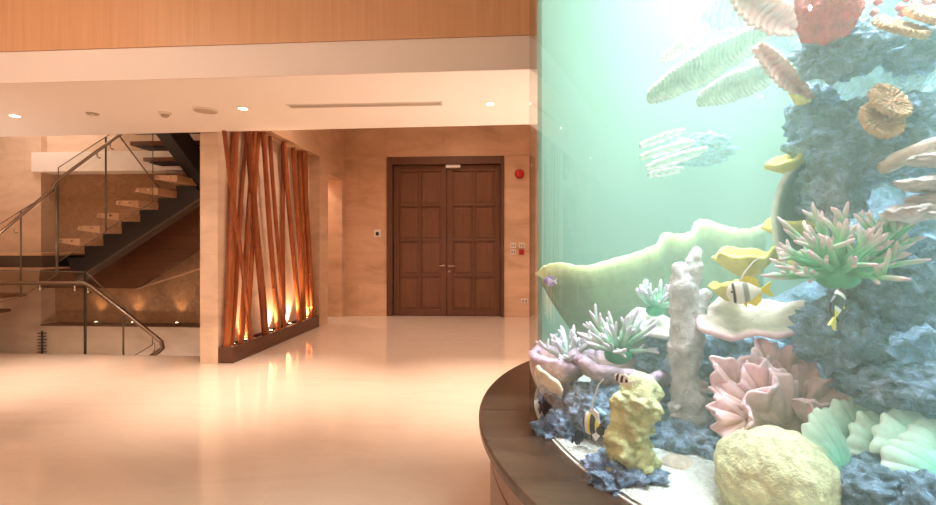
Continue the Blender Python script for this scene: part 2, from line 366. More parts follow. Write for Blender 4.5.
# ------------------------------------------------------------------ double door
def door_px(px, py, dy=0): return onY(px, py, YD+dy)
dr = empty('door_1', ((dL+dR)/2, YD, 0), 'dark brown panelled wooden double door in a wide frame', 'door', None, 'structure')
ox, oy = (dL+dR)/2, YD
def rel(p): return (p[0]-ox, p[1]-oy, p[2])
fw = 0.11; hw = (dR-dL)/2
s = MB(); s.box((-hw, -0.03, 0), (-hw+fw, 0.2, dT)); s.box((hw-fw*0.55, -0.03, 0), (hw, 0.2, dT)); s.box((-hw+fw, -0.03, dT-0.15), (hw-fw*0.55, 0.2, dT))
s.build('frame', M['door_frame'], dr, bevel=0.006)
xa, xb, zt = -hw+fw, hw-fw*0.55, dT-0.15; xm = (xa+xb)/2
for side, (l0, l1) in enumerate(((xa+0.004, xm-0.003), (xm+0.003, xb-0.004))):
    W = l1-l0; st = 0.115; mid = 0.05; rows = 4; gap = 0.05
    pan = MB(); bars = MB(); y0, y1 = 0.07, 0.12
    z0, z1 = 0.008, zt-0.004; pz0, pz1 = z0+0.12, z1-0.12
    cx0, cx1 = l0+st, l1-st; cw = (cx1-cx0-mid)/2; ch = (pz1-pz0-gap*(rows-1))/rows
    leaf = MB(); leaf.box((l0, y0, z0), (cx0, y1, z1)); leaf.box((cx1, y0, z0), (l1, y1, z1)); leaf.box((cx0, y0, z0), (cx1, y1, pz0)); leaf.box((cx0, y0, pz1), (cx1, y1, z1))
    leaf.box((cx0+cw, y0, pz0), (cx0+cw+mid, y1, pz1))
    for i in range(rows-1):
        zz = pz0+(i+1)*ch+i*gap; leaf.box((cx0, y0, zz), (cx0+cw, y1, zz+gap)); leaf.box((cx0+cw+mid, y0, zz), (cx1, y1, zz+gap))
    lo = leaf.build('leaf', M['door'], dr, bevel=0.006)
    for i in range(rows):
        for j in range(2):
            px0 = cx0+j*(cw+mid); pz = pz0+i*(ch+gap)
            q = MB(); q.box((px0-0.002, y0+0.028, pz-0.002), (px0+cw+0.002, y1-0.006, pz+ch+0.002))
            q.box((px0+0.035, y0+0.018, pz+0.035), (px0+cw-0.035, y0+0.03, pz+ch-0.035))
            q.build('panel', M['door_panel'], lo, bevel=0.008)
    hx = (l1-0.05) if side == 0 else (l0+0.05); hz = door_px(445, 266).z
    h = MB(); h.lathe([(0, -0.0), (0.026, 0), (0.026, 0.012), (0, 0.012)], 20)
    h.v = [Vector((v.x, -v.z, v.y)) for v in h.v]
    sg = -1 if side == 0 else 1
    h.tube([(0, -0.01, 0), (0, -0.05, 0), (sg*0.02, -0.058, 0), (sg*0.13, -0.058, 0)], 0.010, 10)
    h.build('handle', M['chrome'], lo, loc=(hx, y0, hz))
    if side == 1:
        h = MB(); h.lathe([(0, 0), (0.024, 0), (0.024, 0.01), (0, 0.01)], 20); h.v = [Vector((v.x, -v.z, v.y)) for v in h.v]
        h.build('lock', M['chrome'], lo, loc=(hx, y0, hz-0.1))
s = MB(); s.box((-0.14, 0.0, -0.03), (0.14, 0.068, 0.03)); s.tube([(0.1, 0.02, 0.03), (0.1, 0.02, 0.045), (-0.1, 0.02, 0.05)], 0.008, 8)
pc = door_px(453, 164.5); s.build('closer', M['white'], dr, loc=(pc.x-ox, 0, zt-0.035), bevel=0.004)

# ------------------------------------------------------------------ wall fittings
p = door_px(519.5, 174)
r = empty('fire_alarm', p, 'round red fire alarm bell right of the double door', 'fire alarm')
h = MB(); h.lathe([(0, 0), (0.09, 0), (0.09, 0.03), (0, 0.03)], 28); h.v = [Vector((v.x, -v.z, v.y)) for v in h.v]; h.build('base', M['darkred'], r)
h = MB(); h.lathe([(0, 0.03), (0.085, 0.03), (0.082, 0.06), (0.05, 0.075), (0.02, 0.08), (0, 0.08)], 28, smooth=True); h.v = [Vector((v.x, -v.z, v.y)) for v in h.v]; h.build('dome', M['red'], r)
def plate(name, px, py, w_, h_, lb, cat, mats, group=None, kind='key'):
    p = door_px(px, py); r = empty(name, p, lb, cat, group)
    MB().box((-w_/2, -0.018, -h_/2), (w_/2, 0, h_/2)).build('plate', mats[0], r, bevel=0.003)
    if kind == 'key':
        MB().box((-w_*0.22, -0.024, -h_*0.26), (w_*0.22, -0.018, h_*0.2)).build('reader', mats[1], r)
    else:
        for sx in (-1, 1): MB().box((sx*w_*0.22-w_*0.15, -0.024, -h_*0.3), (sx*w_*0.22+w_*0.15, -0.018, h_*0.3)).build('rocker', mats[1], r)
    return r
plate('access_reader', 377.5, 233.5, 0.13, 0.15, 'white wall reader with black face left of the double door', 'access reader', (M['white'], M['black']))
plate('light_switch', 513.2, 245.5, 0.105, 0.1, 'upper left plate of the switches right of the door', 'light switch', (M['white'], M['grey']), 'switch plates by the door', 'sw')
plate('light_switch', 521.8, 245.5, 0.105, 0.1, 'upper right plate of the switches right of the door', 'light switch', (M['white'], M['grey']), 'switch plates by the door', 'sw')
plate('light_switch', 513.2, 252, 0.105, 0.1, 'lower white plate of the switches right of the door', 'light switch', (M['white'], M['grey']), 'switch plates by the door', 'sw')
plate('call_point', 521.5, 252, 0.1, 0.1, 'small red emergency call point beside the switch plates', 'call point', (M['red'], M['darkred']))
plate('wall_socket', 524.5, 301, 0.13, 0.09, 'low wall socket near the floor by the aquarium edge', 'socket', (M['white'], M['grey']), None, 'sw')

# ------------------------------------------------------------------ bamboo planter
r = empty('bamboo_planter', ((XN+XP)/2, (YP0+YP1)/2, 0), 'long dark wooden trough planter along the niche wall', 'planter')
hx, hy, hp = (XP-XN)/2-0.003, (YP1-YP0)/2-0.004, 0.185
s = MB(); t = 0.018
s.box((-hx, -hy, 0.002), (hx, -hy+t, hp)); s.box((-hx, hy-t, 0.002), (hx, hy, hp)); s.box((-hx, -hy+t, 0.002), (-hx+t, hy-t, hp)); s.box((hx-t, -hy+t, 0.002), (hx, hy-t, hp)); s.box((-hx+t, -hy+t, 0.002), (hx-t, hy-t, 0.1))
s.build('trough', M['planter'], r, bevel=0.004)
s = MB(); rng = random.Random(3)
for i in range(900):
    q = (rng.uniform(-hx+t+0.012, hx-t-0.012), rng.uniform(-hy+0.04, hy-0.04), 0.135+rng.uniform(-0.02, 0.022)); rr = rng.uniform(0.01, 0.019)
    s.ell(q, (rr, rr*rng.uniform(0.7, 1.2), rr*0.7), 6, 4)
tag(s.build('pebbles', plain('pebble', (0.62, 0.46, 0.32), 0.7), r), 'small pale pebbles', None, None, 'stuff')
def mat_bamboo():
    m, nt, out = new_mat('red_bamboo')
    n = tex_noise(nt, pos(nt, None, (40, 40, 2.2), True), 1.0, 5, 0.6)
    oi = N(nt, 'ShaderNodeObjectInfo')
    c = mixc(nt, oi.outputs['Random'], ramp(nt, n, [(0.3, (0.15, 0.034, 0.011)), (0.7, (0.29, 0.078, 0.022))]), ramp(nt, n, [(0.3, (0.29, 0.068, 0.018)), (0.7, (0.47, 0.145, 0.04))]))
    principled(nt, out, Base_Color=c, Roughness=0.32); return m
M['bamboo'] = mat_bamboo()
poles = [ # top px,py  bottom px,py  diameter px  X offset from planter middle
 (236.5, 128, 226.6, 346, 7.4, -0.034, 'thick bamboo pole nearest the pale wall end'),
 (224.5, 128, 251.0, 340, 4.6, 0.055, 'thin bamboo pole leaning across the thick front pole'),
 (247.0, 128, 231.5, 343, 4.2, -0.05, 'thin dark bamboo pole just behind the thick front pole'),
 (255.0, 128, 240.0, 340, 5.0, 0.0, 'slender bamboo pole leaning left, third foot from the front'),
 (248.0, 128, 264.8, 333, 7.2, 0.03, 'thick orange bamboo pole leaning right in front of the niche middle'),
 (259.5, 128, 246.5, 336, 4.4, -0.05, 'thin bamboo pole half hidden behind the crossing poles'),
 (262.5, 128, 277.6, 327, 5.2, 0.0, 'bamboo pole leaning right at the middle of the planter'),
 (270.0, 136, 283.6, 326, 4.2, -0.02, 'thin bamboo pole with its top just under the lintel middle'),
 (282.5, 140, 283.8, 324, 4.2, -0.05, 'upright dark bamboo pole behind the leaning ones past the middle'),
 (284.0, 141, 299.0, 320, 5.0, 0.02, 'bamboo pole leaning right, past the upright dark one'),
 (293.5, 147, 303.8, 318, 5.0, -0.02, 'fourth bamboo pole from the far end of the planter'),
 (299.5, 150, 308.0, 317, 4.4, -0.04, 'thin bamboo pole third from the far end of the planter'),
 (304.0, 152, 312.2, 316, 5.0, 0.02, 'bamboo pole last but one at the far end of the planter'),
 (305.5, 153, 309.5, 316, 3.6, -0.045, 'thin bamboo pole at the far end of the planter, against the wall'),
]
XM = (XN+XP)/2
for tx, ty, bx, by, dp, off, lb in poles:
    A = onX(tx, ty, XM+off); B = onX(bx, by, XM+off)
    B = A+(B-A)*((A.z-0.13)/(A.z-B.z))
    if A.z > 2.84: A = B+(A-B)*((2.84-B.z)/(A.z-B.z))
    zd = (A+B)*0.5; R = dp/2*(-(zd.x)*sin(TH)+zd.y*cos(TH))/F
    d = A-B; Ln = d.length; k = int(Ln/0.05); pts, rad = [], []
    node = random.uniform(0.26, 0.34); ph = random.uniform(0, node)
    for i in range(k+1):
        sd = Ln*i/k; pts.append(d.normalized()*sd + Vector((0.006*sin(sd*2.1+ph*9), 0.006*sin(sd*1.7+ph*5), 0))); rad.append(R*(1.04-0.12*sd/Ln))
    P2, R2_ = [], []
    for i in range(k+1):
        sd = Ln*i/k; P2.append(pts[i]); R2_.append(rad[i])
        nx = (math.floor((sd+ph)/node)+1)*node-ph
        if i < k and nx < Ln*(i+1)/k and nx-sd > 0.012 and Ln*(i+1)/k-nx > 0.012:
            for o_, g_ in ((-0.01, 1.0), (-0.003, 1.13), (0.003, 1.0), (0.006, 1.08), (0.01, 1.0)):
                f_ = (nx+o_-sd)/(Ln/k); P2.append(pts[i].lerp(pts[i+1], f_)); R2_.append(rad[i]*g_)
    tag(MB().tube(P2, R2_, 12).build('bamboo_pole', M['bamboo'], loc=B), lb, 'bamboo', 'bamboo poles in the planter')
ups = [(233.0, -0.045, 'front uplight among the bamboo feet'), (246.0, -0.045, 'second uplight from the front in the bamboo planter'), (271.0, -0.045, 'uplight at the middle of the bamboo planter'), (290.0, -0.045, 'uplight glowing past the middle of the bamboo planter'), (306.0, -0.045, 'uplight at the far end of the bamboo planter')]
M['ulens'] = emit('uplight_lens', (1.0, 0.75, 0.45), 12)
for px, off, lb in ups:
    p = onX(px, 330, XM+off); p.z = 0.15
    r = empty('uplight', p, lb, 'uplight', 'uplights in the bamboo planter')
    MB().tube([(0, 0, -0.02), (0, 0, 0.03)], 0.028, 14).build('can', M['steel_dark'], r)
    MB().lathe([(0, 0.0305), (0.022, 0.0305), (0.022, 0.032), (0, 0.032)], 14).build('lens', M['ulens'], r)
    light('uplight_beam', 'SPOT', p+Vector((0, 0, 0.045)), 70, (1.0, 0.62, 0.34), rot=(pi, radians(-6), 0), spot_size=radians(95), spot_blend=0.8, shadow_soft_size=0.02)

# ------------------------------------------------------------------ staircase
st = empty('staircase', (onY(60, 300, 6.5).x, 6.5, 0), 'open wooden staircase on a black steel spine with glass sides', 'staircase')
S0 = Vector(st.location)
YS0, YS1 = 6.12, 7.02
def T(k): return onY(61.8+19.3*k, 241-12.7*k, YS0)
dst = MB().lathe([(0, 0), (0.016, 0), (0.016, 0.02), (0, 0.02)], 12); dst.v = [Vector((v.x, -v.z, v.y)) for v in dst.v]
def far(px, py, Y): return onY(px, py, Y)
for k in range(0, 6):
    p = T(k); th = 0.075; run = 0.31; x0 = p.x-0.06
    poly = [Vector((x0, YS0, p.z-0.02)), Vector((x0+0.02, YS0, p.z+0.03)), Vector((x0+run, YS0, p.z+0.03)), Vector((x0+run, YS0, p.z-0.055)), Vector((x0+run-0.03, YS0, p.z-0.06))]
    tr = MB(); tr.prism([q-S0 for q in poly], (0, YS1-YS0, 0)); tro = tr.build('tread', M['tread'], st, bevel=0.004)
    for dx in (0.0, 0.15):
        d = MB(); d.v = []; d.add([q+Vector((p.x+dx, YS0, p.z))-S0 for q in dst.v], dst.f, None, 0, False); d.build('standoff', M['chrome'], tro)
# steel spine of the lower flight: sawtooth prism
top, bot = [], []
for k in range(-1, 6):
    p = T(k); q = T(k+1)
    top += [Vector((p.x-0.02, 6.5, p.z-0.06)), Vector((q.x-0.02, 6.5, p.z-0.06))]
for k in (6, -1):
    p = T(k); bot.append(Vector((p.x+0.1, 6.5, p.z-0.36)))
bot[0].x = min(bot[0].x, XW-0.04); top = [t_ for t_ in top if t_.x < XW-0.04]
MB().prism([q-S0 for q in top+bot], (0, 0.16, 0)).build('stringer', M['steel_dark'], st)
# half landing and the short flight that climbs to it
zl = onY(60, 253, YS0).z; xl = onY(97, 253, YS1).x
MB().box(Vector((XL+0.02, YS0, zl-0.035))-S0, Vector((xl, YS1, zl))-S0).build('landing', M['tread'], st, bevel=0.004)
MB().box(Vector((XL+0.02, YS0+0.03, zl-0.19))-S0, Vector((xl-0.02, YS1-0.03, zl-0.035))-S0).build('landing_frame', M['steel_dark'], st)
MB().box(Vector((XL+0.02, YS0+0.01, zl-0.215))-S0, Vector((xl+0.02, YS1, zl-0.19))-S0).build('landing_trim', M['tread'], st)
for px, py in ((27, 292.5), (11, 308.5), (-6, 324), (-22, 339)):
    q = onY(px, py, YS1-0.1)
    MB().box(Vector((q.x-0.32, YS0+0.1, q.z-0.05))-S0, Vector((q.x, YS1-0.1, q.z))-S0).build('tread', M['tread_dark'], st, bevel=0.004)
# steel flat along the bottom of the spine
a, b = bot[1]+Vector((0, -0.01, 0)), bot[0]+Vector((0, -0.01, 0))
MB().prism([a-S0, b-S0, b-S0-Vector((0, 0, 0.03)), a-S0-Vector((0, 0, 0.03))], (0, 0.18, 0)).build('stringer_flange', plain('grey_steel', (0.10, 0.075, 0.055), 0.35), st)
# wood clad soffit behind
sp = [onY(x, y, 7.03) for x, y in ((38, 288), (40, 268), (95, 267), (199, 196), (199, 249), (137, 288.5))]
for q in sp: q.x = min(q.x, XW-0.01)
MB().prism([q-S0 for q in sp], (0, 0.06, 0)).build('soffit_panel', M['soffit'], st, bevel=0.004)
e0, e1 = onY(137, 289, 7.0), onY(199, 249.5, 7.0); e1.x = XW-0.012
MB().tube([e0-S0, e1-S0], 0.012, 8).build('soffit_edge', M['tread'], st)
# upper flight, rising towards the viewer
XA, XB, XSg = -4.9, -3.62, -4.05
for px, py in ((166, 192.0), (155, 177), (143, 161), (130, 145), (116, 128), (100, 110)):
    p = onX(px, py, XA)
    t3 = MB(); t3.box(Vector((XA, p.y, p.z-0.005))-S0, Vector((XB, p.y+0.30, p.z+0.05))-S0); tt = t3.build('tread', M['tread_dark'], st, bevel=0.004)
    t3 = MB(); t3.box(Vector((XA+0.08, p.y+0.02, p.z-0.03))-S0, Vector((XB-0.05, p.y+0.26, p.z-0.005))-S0); t3.build('tread_bracket', M['steel_dark'], tt)
p0, p1 = onX(171, 196, XA), onX(96, 103, XA)
A_, B_ = Vector((XSg, p0.y+0.05, p0.z-0.05)), Vector((XSg, p1.y, p1.z-0.05))
s3 = [A_, B_, B_-Vector((0, 0.12, 0.26)), A_-Vector((0, 0.12, 0.26))]
MB().prism([q-Vector((0.09, 0, 0))-S0 for q in s3], (0.18, 0, 0)).build('stringer', M['steel_dark'], st)
# quarter landing where the two flights meet
pl = onX(166, 192, XA)
MB().box(Vector((XA+0.2, 6.98, pl.z-0.1))-S0, Vector((XW-0.02, 7.08, pl.z-0.02))-S0).build('landing', M['tread_dark'], st)
# glass along the lower flight
YG = 6.06
def gpanel(pts, nm='glass_panel', Y=YG, parent=st, off=S0, th=0.012):
    q = [onY(x, y, Y)-off for x, y in pts]
    o = MB().prism(q, (0, th, 0)).build(nm, M['glass'], parent)
    n = len(q); e = MB()
    for i in range(n):
        a, b = q[i], q[(i+1) % n]; m_ = Vector((0, th/2, 0)); e.tube([a+m_, b+m_], 0.0055, 6)
    e.build('glass_edge', M['glass_edge'], o); return o
gpanel([(-60, 262), (-60, 318), (20, 297), (20, 211)]); gpanel([(20.8, 210.5), (20.8, 297), (56, 275), (56, 189)])
gpanel([(58, 167.5), (58, 262), (105, 232), (105, 137)]); gpanel([(106, 136.5), (106, 230), (152.5, 202), (152.5, 104)])
rail = MB()
rl = [onY(x, y, YG-0.05)-S0 for x, y in ((-60, 284), (0, 233), (53, 188.5), (54.5, 183.5), (58, 180), (100, 149), (150, 113))]
rail.tube(rl, 0.019, 12); rail.build('handrail', M['rail'], st)
for x, y in ((97, 152.5), (110, 143.5), (48, 196), (14, 228)):
    q = onY(x, y, YG-0.05)-S0
    MB().tube([q, q+Vector((0, 0, -0.06)), q+Vector((0.0, 0.05, -0.06))], 0.009, 8).build('rail_bracket', M['steel'], st)
pa, pb = onY(56.8, 186, YG)-S0, onY(56.8, 272, YG)-S0
MB().tube([pa, pb], 0.016, 10).build('post', M['rail'], st)
# glass along the upper flight
XG = XA-0.02
q = [onX(x, y, XG)-S0 for x, y in ((113, 128), (152, 180), (168, 197))]
qq = [v-Vector((0, 0, 0.0)) for v in q]
g3 = MB().prism([qq[0], qq[1], qq[2], qq[2]+Vector((0, 0, 0.95)), qq[0]+Vector((0, 0, 0.95))], (0.012, 0, 0)).build('glass_panel', M['glass'], st)
e = MB(); e.tube([qq[0]+Vector((0.006, 0, 0)), qq[1]+Vector((0.006, 0, 0)), qq[2]+Vector((0.006, 0, 0))], 0.009, 6); e.build('glass_edge', M['rail'], g3)

# balustrade along the floor edge and down the lower stairs
bl = empty('balustrade', (onY(50, 357, 5.93).x, 5.93, 0), 'glass balustrade with bronze handrail bending down at the floor edge', 'balustrade')
B0 = Vector(bl.location); YR = 5.93
gpanel([(-90, 268), (-90, 362), (84, 362), (84, 272)], 'glass_panel', YR, bl, B0); gpanel([(85.5, 272), (85.5, 362), (122.5, 362), (122.5, 306)], 'glass_panel', YR, bl, B0)
gpanel([(123.5, 307), (123.5, 362), (152, 345), (152, 336)], 'glass_panel', YR, bl, B0)
rp = [onY(x, y, YR-0.05)-B0 for x, y in ((-90, 281.5), (0, 283), (84, 283.5), (92, 287), (155, 336.5), (161.5, 342), (162.5, 348), (158, 352), (145, 359.5))]
MB().tube(rp, 0.026, 12).build('handrail', M['rail'], bl)
q = onY(84.8, 272, YR)-B0; q2 = onY(84.8, 364, YR)-B0
MB().box(q+Vector((-0.008, -0.008, 0)), q2+Vector((0.008, 0.02, 0))).build('post', M['steel_dark'], bl)
for x, y in ((75, 285), (88, 287), (40, 284)):
    q = onY(x, y, YR-0.05)-B0
    MB().tube([q, q+Vector((0, 0, -0.07)), q+Vector((0, 0.05, -0.07))], 0.011, 8).build('rail_bracket', M['chrome'], bl)
q = onY(154, 343, YR)-B0
MB().tube([q, q-Vector((0, 0, 0.2))], 0.012, 8).build('post', M['steel'], bl)
# ledge uplights
for (px, lb) in ((96, 'left of the three uplights on the ledge under the stairs'), (133, 'middle of the three uplights on the ledge, behind the sloping rail'), (177, 'right uplight on the ledge, nearest the pale wall end')):
    p = onY(px, 325, YT-0.11); p.z = zled+0.018
    r = empty('ledge_uplight', p, lb, 'uplight', 'uplights on the stair ledge')
    MB().tube([(0, 0, 0.001), (0, 0, 0.03)], 0.035, 14).build('can', M['steel'], r)
    MB().lathe([(0, 0.0305), (0.016, 0.0305), (0.016, 0.033), (0, 0.033)], 14).build('lens', M['ulens'], r)
    light('ledge_beam', 'SPOT', p+Vector((0, 0, 0.05)), 7, (1.0, 0.6, 0.32), rot=(pi+radians(-8), 0, 0), spot_size=radians(70), spot_blend=0.9, shadow_soft_size=0.02)
# black wall ornament
p = onY(42, 343, YL-0.03)
r = empty('wall_ornament', p, 'small black spine ornament with short bars on the low stone wall', 'ornament')
MB().tube([(0, 0, -0.17), (0, 0, 0.18)], 0.011, 8).build('spine', M['black'], r)
for i in range(7): MB().tube([(-0.07+0.01*(i % 2), -0.005, 0.145-0.047*i), (0.075-0.012*(i % 2), -0.005, 0.15-0.047*i)], 0.008, 8).build('bar', M['black'], r)
TANK_W = 185
# ------------------------------------------------------------------ the aquarium
def camw(x, z): return RIGHT*x + FWD*z
TC = camw(1.794, 1.924); RT, RL, ZL, ZHOOD = 1.546, 1.752, 0.65, 3.36
aq = empty('aquarium', (TC.x, TC.y, 0), 'large round aquarium with clear acrylic wall on a dark wooden base', 'aquarium')
NS = 192
s = MB(); ti = 0.016
s.lathe([(RT, ZL), (RT, ZHOOD)], NS, mi=0, smooth=True); s.f = s.f[:-2]; s.m = s.m[:-2]; s.sm = s.sm[:-2]
b = len(s.v); s.lathe([(RT-ti, ZHOOD), (RT-ti, ZL)], NS, mi=1, smooth=True); s.f = s.f[:-2]; s.m = s.m[:-2]; s.sm = s.sm[:-2]
s.build('acrylic_wall', [M['acrylic'], M['acrylic_in']], aq)
pj = onZ(506, 409.7, ZL)-TC; aj = atan2(pj.y, pj.x)
nseg = 9
for i in range(nseg):
    a0, a1 = aj+2*pi*i/nseg+0.0009, aj+2*pi*(i+1)/nseg-0.0009
    prof = [(RT-0.1, ZL-0.036), (RL-0.006, ZL-0.036), (RL, ZL-0.028), (RL, ZL-0.008), (RL-0.007, ZL), (RT-0.1, ZL)]
    s = MB(); k = 24; vs_, fs = [], []
    for j in range(k+1):
        a = a0+(a1-a0)*j/k
        vs_ += [(r_*cos(a), r_*sin(a), z_) for r_, z_ in prof]
    n = len(prof)
    for j in range(k):
        for q in range(n): fs.append((j*n+q, (j+1)*n+q, (j+1)*n+(q+1) % n, j*n+(q+1) % n))
    fs = [tuple(reversed(f)) for f in fs]+[tuple(range(n)), tuple(reversed(range(k*n, k*n+n)))]
    s.add(vs_, fs); s.build('ledge', M['ledge'], aq)
rb = RL-0.045
MB().lathe([(rb, 0.002), (rb, 0.492), (rb-0.006, 0.494), (rb-0.006, 0.500), (rb, 0.502), (rb, ZL-0.036)], NS).build('base_cabinet', M['base'], aq)
MB().lathe([(RT-ti-0.004, ZL-0.034), (RT-ti-0.004, ZL+0.004)], NS).build('tank_bed', plain('bed', (0.8, 0.82, 0.8), 0.8), aq)
s = MB(); s.lathe([(RT+0.03, ZHOOD-0.32), (RT+0.03, ZF), (RT-0.02, ZF), (RT-0.02, ZHOOD+0.06), (0.0, ZHOOD+0.06), (0.0, ZHOOD+0.045), (RT-0.035, ZHOOD+0.045), (RT+0.004, ZHOOD+0.045), (RT+0.004, ZHOOD-0.32)], NS, close=True); s.build('hood_light_skirt', plain('hood_paint', (0.75, 0.75, 0.72), 0.6), aq)  # unseen; skirt hangs low to keep tank light off the fascia
M['tlens'] = emit('tank_lamp_lens', (0.86, 1.0, 0.97), 1.2)
CYAN = (0.88, 1.0, 0.98)
MB().lathe([(0, ZHOOD+0.012), (1.25, ZHOOD+0.012), (1.25, ZHOOD+0.04), (0, ZHOOD+0.04)], 64).build('lamp_panel', M['tlens'], aq)
light('tank_lamp', 'AREA', TC+Vector((-0.22, -0.24, ZHOOD+0.006)), TANK_W, CYAN, shape='DISK', size=2.25, spread=radians(84))
RW = RT-ti-0.006
ac = atan2(-TC.y, -TC.x); s = MB(); k = 96; r0_, r1_ = RW-0.03, RW-0.012; vs_, fs = [], []
for j in range(k+1):
    a = ac-radians(54.5)-radians(360-109)*j/k
    for r_, z_ in ((r0_, ZL+0.02), (r1_, ZL+0.02), (r1_, ZHOOD-0.05), (r0_, ZHOOD-0.05)): vs_.append((r_*cos(a), r_*sin(a), z_))
for j in range(k):
    for q in range(4): fs.append((j*4+q, (j+1)*4+q, (j+1)*4+(q+1) % 4, j*4+(q+1) % 4))
fs += [(3, 2, 1, 0), (k*4, k*4+1, k*4+2, k*4+3)]
s.add(vs_, fs, None, 0, False); s.build('haze_backdrop', plain('haze_backdrop_green', (0.15, 0.23, 0.165), 0.8), aq)  # added backdrop: its dull green stands in for haze and hides the room
wt = MB().lathe([(RW, ZL+0.006), (RW, ZHOOD-0.02)], NS, smooth=False).build('water', M['water'], loc=(TC.x, TC.y, 0))
tag(wt, 'clear green hazy water filling the round aquarium', 'water', None, 'stuff')

# materials of the reef
def mat_vc(name, rough=0.6, bsc=60, bst=0.4, var=0.25, nsc=25, bd=0.006, ss=0.0, brain=False):
    m, nt, out = new_mat(name); at_ = N(nt, 'ShaderNodeAttribute', attribute_name='Col')
    v = pos(nt, None, (1, 1, 1), True); n = tex_noise(nt, v, nsc, 4, 0.65)
    c = mixc(nt, 1.0, at_.outputs['Color'], ramp(nt, n, [(0.3, (1-var, 1-var, 1-var)), (0.7, (1+var*0.4,)*3)]), 'MULTIPLY')
    p = principled(nt, out, Base_Color=c, Roughness=rough)
    if brain: h = tex_noise(nt, v, bsc, 2, 0.5, 2.5)
    else: h = tex_noise(nt, v, bsc, 5, 0.7)
    bump(nt, p, h, bst, bd); return m
M['coral'] = mat_vc('coral_skin'); M['coral_rough'] = mat_vc('rough_coral', 0.7, 70, 0.9, 0.35, 30, 0.012)
M['coral_maze'] = mat_vc('maze_coral', 0.6, 40, 1.0, 0.3, 40, 0.012, brain=True)
M['fish'] = mat_vc('fish_skin', 0.35, 90, 0.1, 0.05)
def mat_rock():
    m, nt, out = new_mat('reef_rock'); v = pos(nt)
    n1 = tex_noise(nt, v, 5, 6, 0.7, 0.5); n2 = tex_noise(nt, v, 34, 6, 0.72, 0.6)
    c1 = ramp(nt, n1, [(0.3, (0.20, 0.36, 0.50)), (0.5, (0.34, 0.52, 0.78)), (0.7, (0.50, 0.60, 0.88))])
    c = mixc(nt, 1.0, c1, ramp(nt, n2, [(0.36, (0.40, 0.46, 0.46)), (0.54, (1, 1, 1)), (0.66, (1.9, 1.85, 1.85))]), 'MULTIPLY')  # coralline speckle; its bright end also paints highlights on the lumps
    p = principled(nt, out, Base_Color=c, Roughness=0.85); bump(nt, p, n2, 1.0, 0.03); return m
M['rock'] = mat_rock()
def mat_gravel():
    m, nt, out = new_mat('coral_gravel'); v = pos(nt)
    vo = N(nt, 'ShaderNodeTexVoronoi', Scale=75.0); nt.links.new(v, vo.inputs['Vector'])
    n = tex_noise(nt, v, 30, 4)
    c = mixc(nt, 0.5, ramp(nt, n, [(0.3, (0.78, 0.80, 0.80)), (0.7, (0.92, 0.93, 0.92))]), ramp(nt, vo.outputs['Distance'], [(0.0, (1, 1, 1)), (0.8, (0.45, 0.48, 0.46))]), 'MULTIPLY')
    p = principled(nt, out, Base_Color=c, Roughness=0.8); bump(nt, p, vo.outputs['Distance'], 0.8, -0.012); return m
M['gravel'] = mat_gravel()

def lerp3(a, b, t): return tuple(a[i]+(b[i]-a[i])*t for i in range(3))
def fb(p, f, o=5): return noise.fractal(p*f, 0.9, 2.1, o)
def TB(px, py, z, turn=0):                                           # a place in the tank and its upright axes
    return at(px, py, z), TH+turn
def reloc(mb, P):                                                   # local vertices about P
    mb.v = [v-P for v in mb.v]; return mb
# gravel bed
def bed_h(x, y):
    d = sqrt(x*x+y*y)/RW
    return ZL+0.012+0.05*max(0.0, 1-d)**0.8+0.012*noise.noise(Vector((x*4, y*4, 0)))*max(0.0, 1-d*d)+0.006*noise.noise(Vector((x*22, y*22, 3)))*(1 if d < 0.97 else 0)
s = MB(); s.grid(lambda u, v: (RW*0.996*v*cos(2*pi*u), RW*0.996*v*sin(2*pi*u), bed_h(RW*v*cos(2*pi*u), RW*v*sin(2*pi*u))), 220, 90, closed=True)
tag(s.build('gravel', M['gravel'], loc=(TC.x, TC.y, 0)), 'coarse white coral gravel covering the aquarium bottom', 'gravel', None, 'stuff')
def lump(p, f): return 0.45-noise.voronoi(p*f)[0][0]
# rock tower in the middle of the tank
def tower(u, v):
    a = 2*pi*u; z = ZL+0.02+v*(2.78-ZL)
    base = 0.40+0.20*exp(-((v-0.0)/0.16)**2)+0.05*sin(v*7+1.0)+0.05*exp(-((v-0.75)/0.15)**2)
    q = Vector((cos(a)*0.6, sin(a)*0.6, z))
    n1 = noise.ridged_multi_fractal(q*1.9+Vector((3, 1, 8)), 1.0, 2.0, 4, 0.9, 2.0)-0.9
    r_ = base+0.12*n1+0.10*fb(q, 3.1)+0.20*lump(q, 4.5)+0.085*lump(q, 12)+0.02*fb(q, 16, 4)
    return (r_*cos(a), r_*sin(a), z+0.03*noise.noise(q*4))
s = MB(); s.grid(tower, 220, 200, closed=True)
tag(s.build('rock_tower', M['rock'], loc=(TC.x, TC.y, 0)), 'tall craggy blue grey rock column at the right of the aquarium', 'rock')

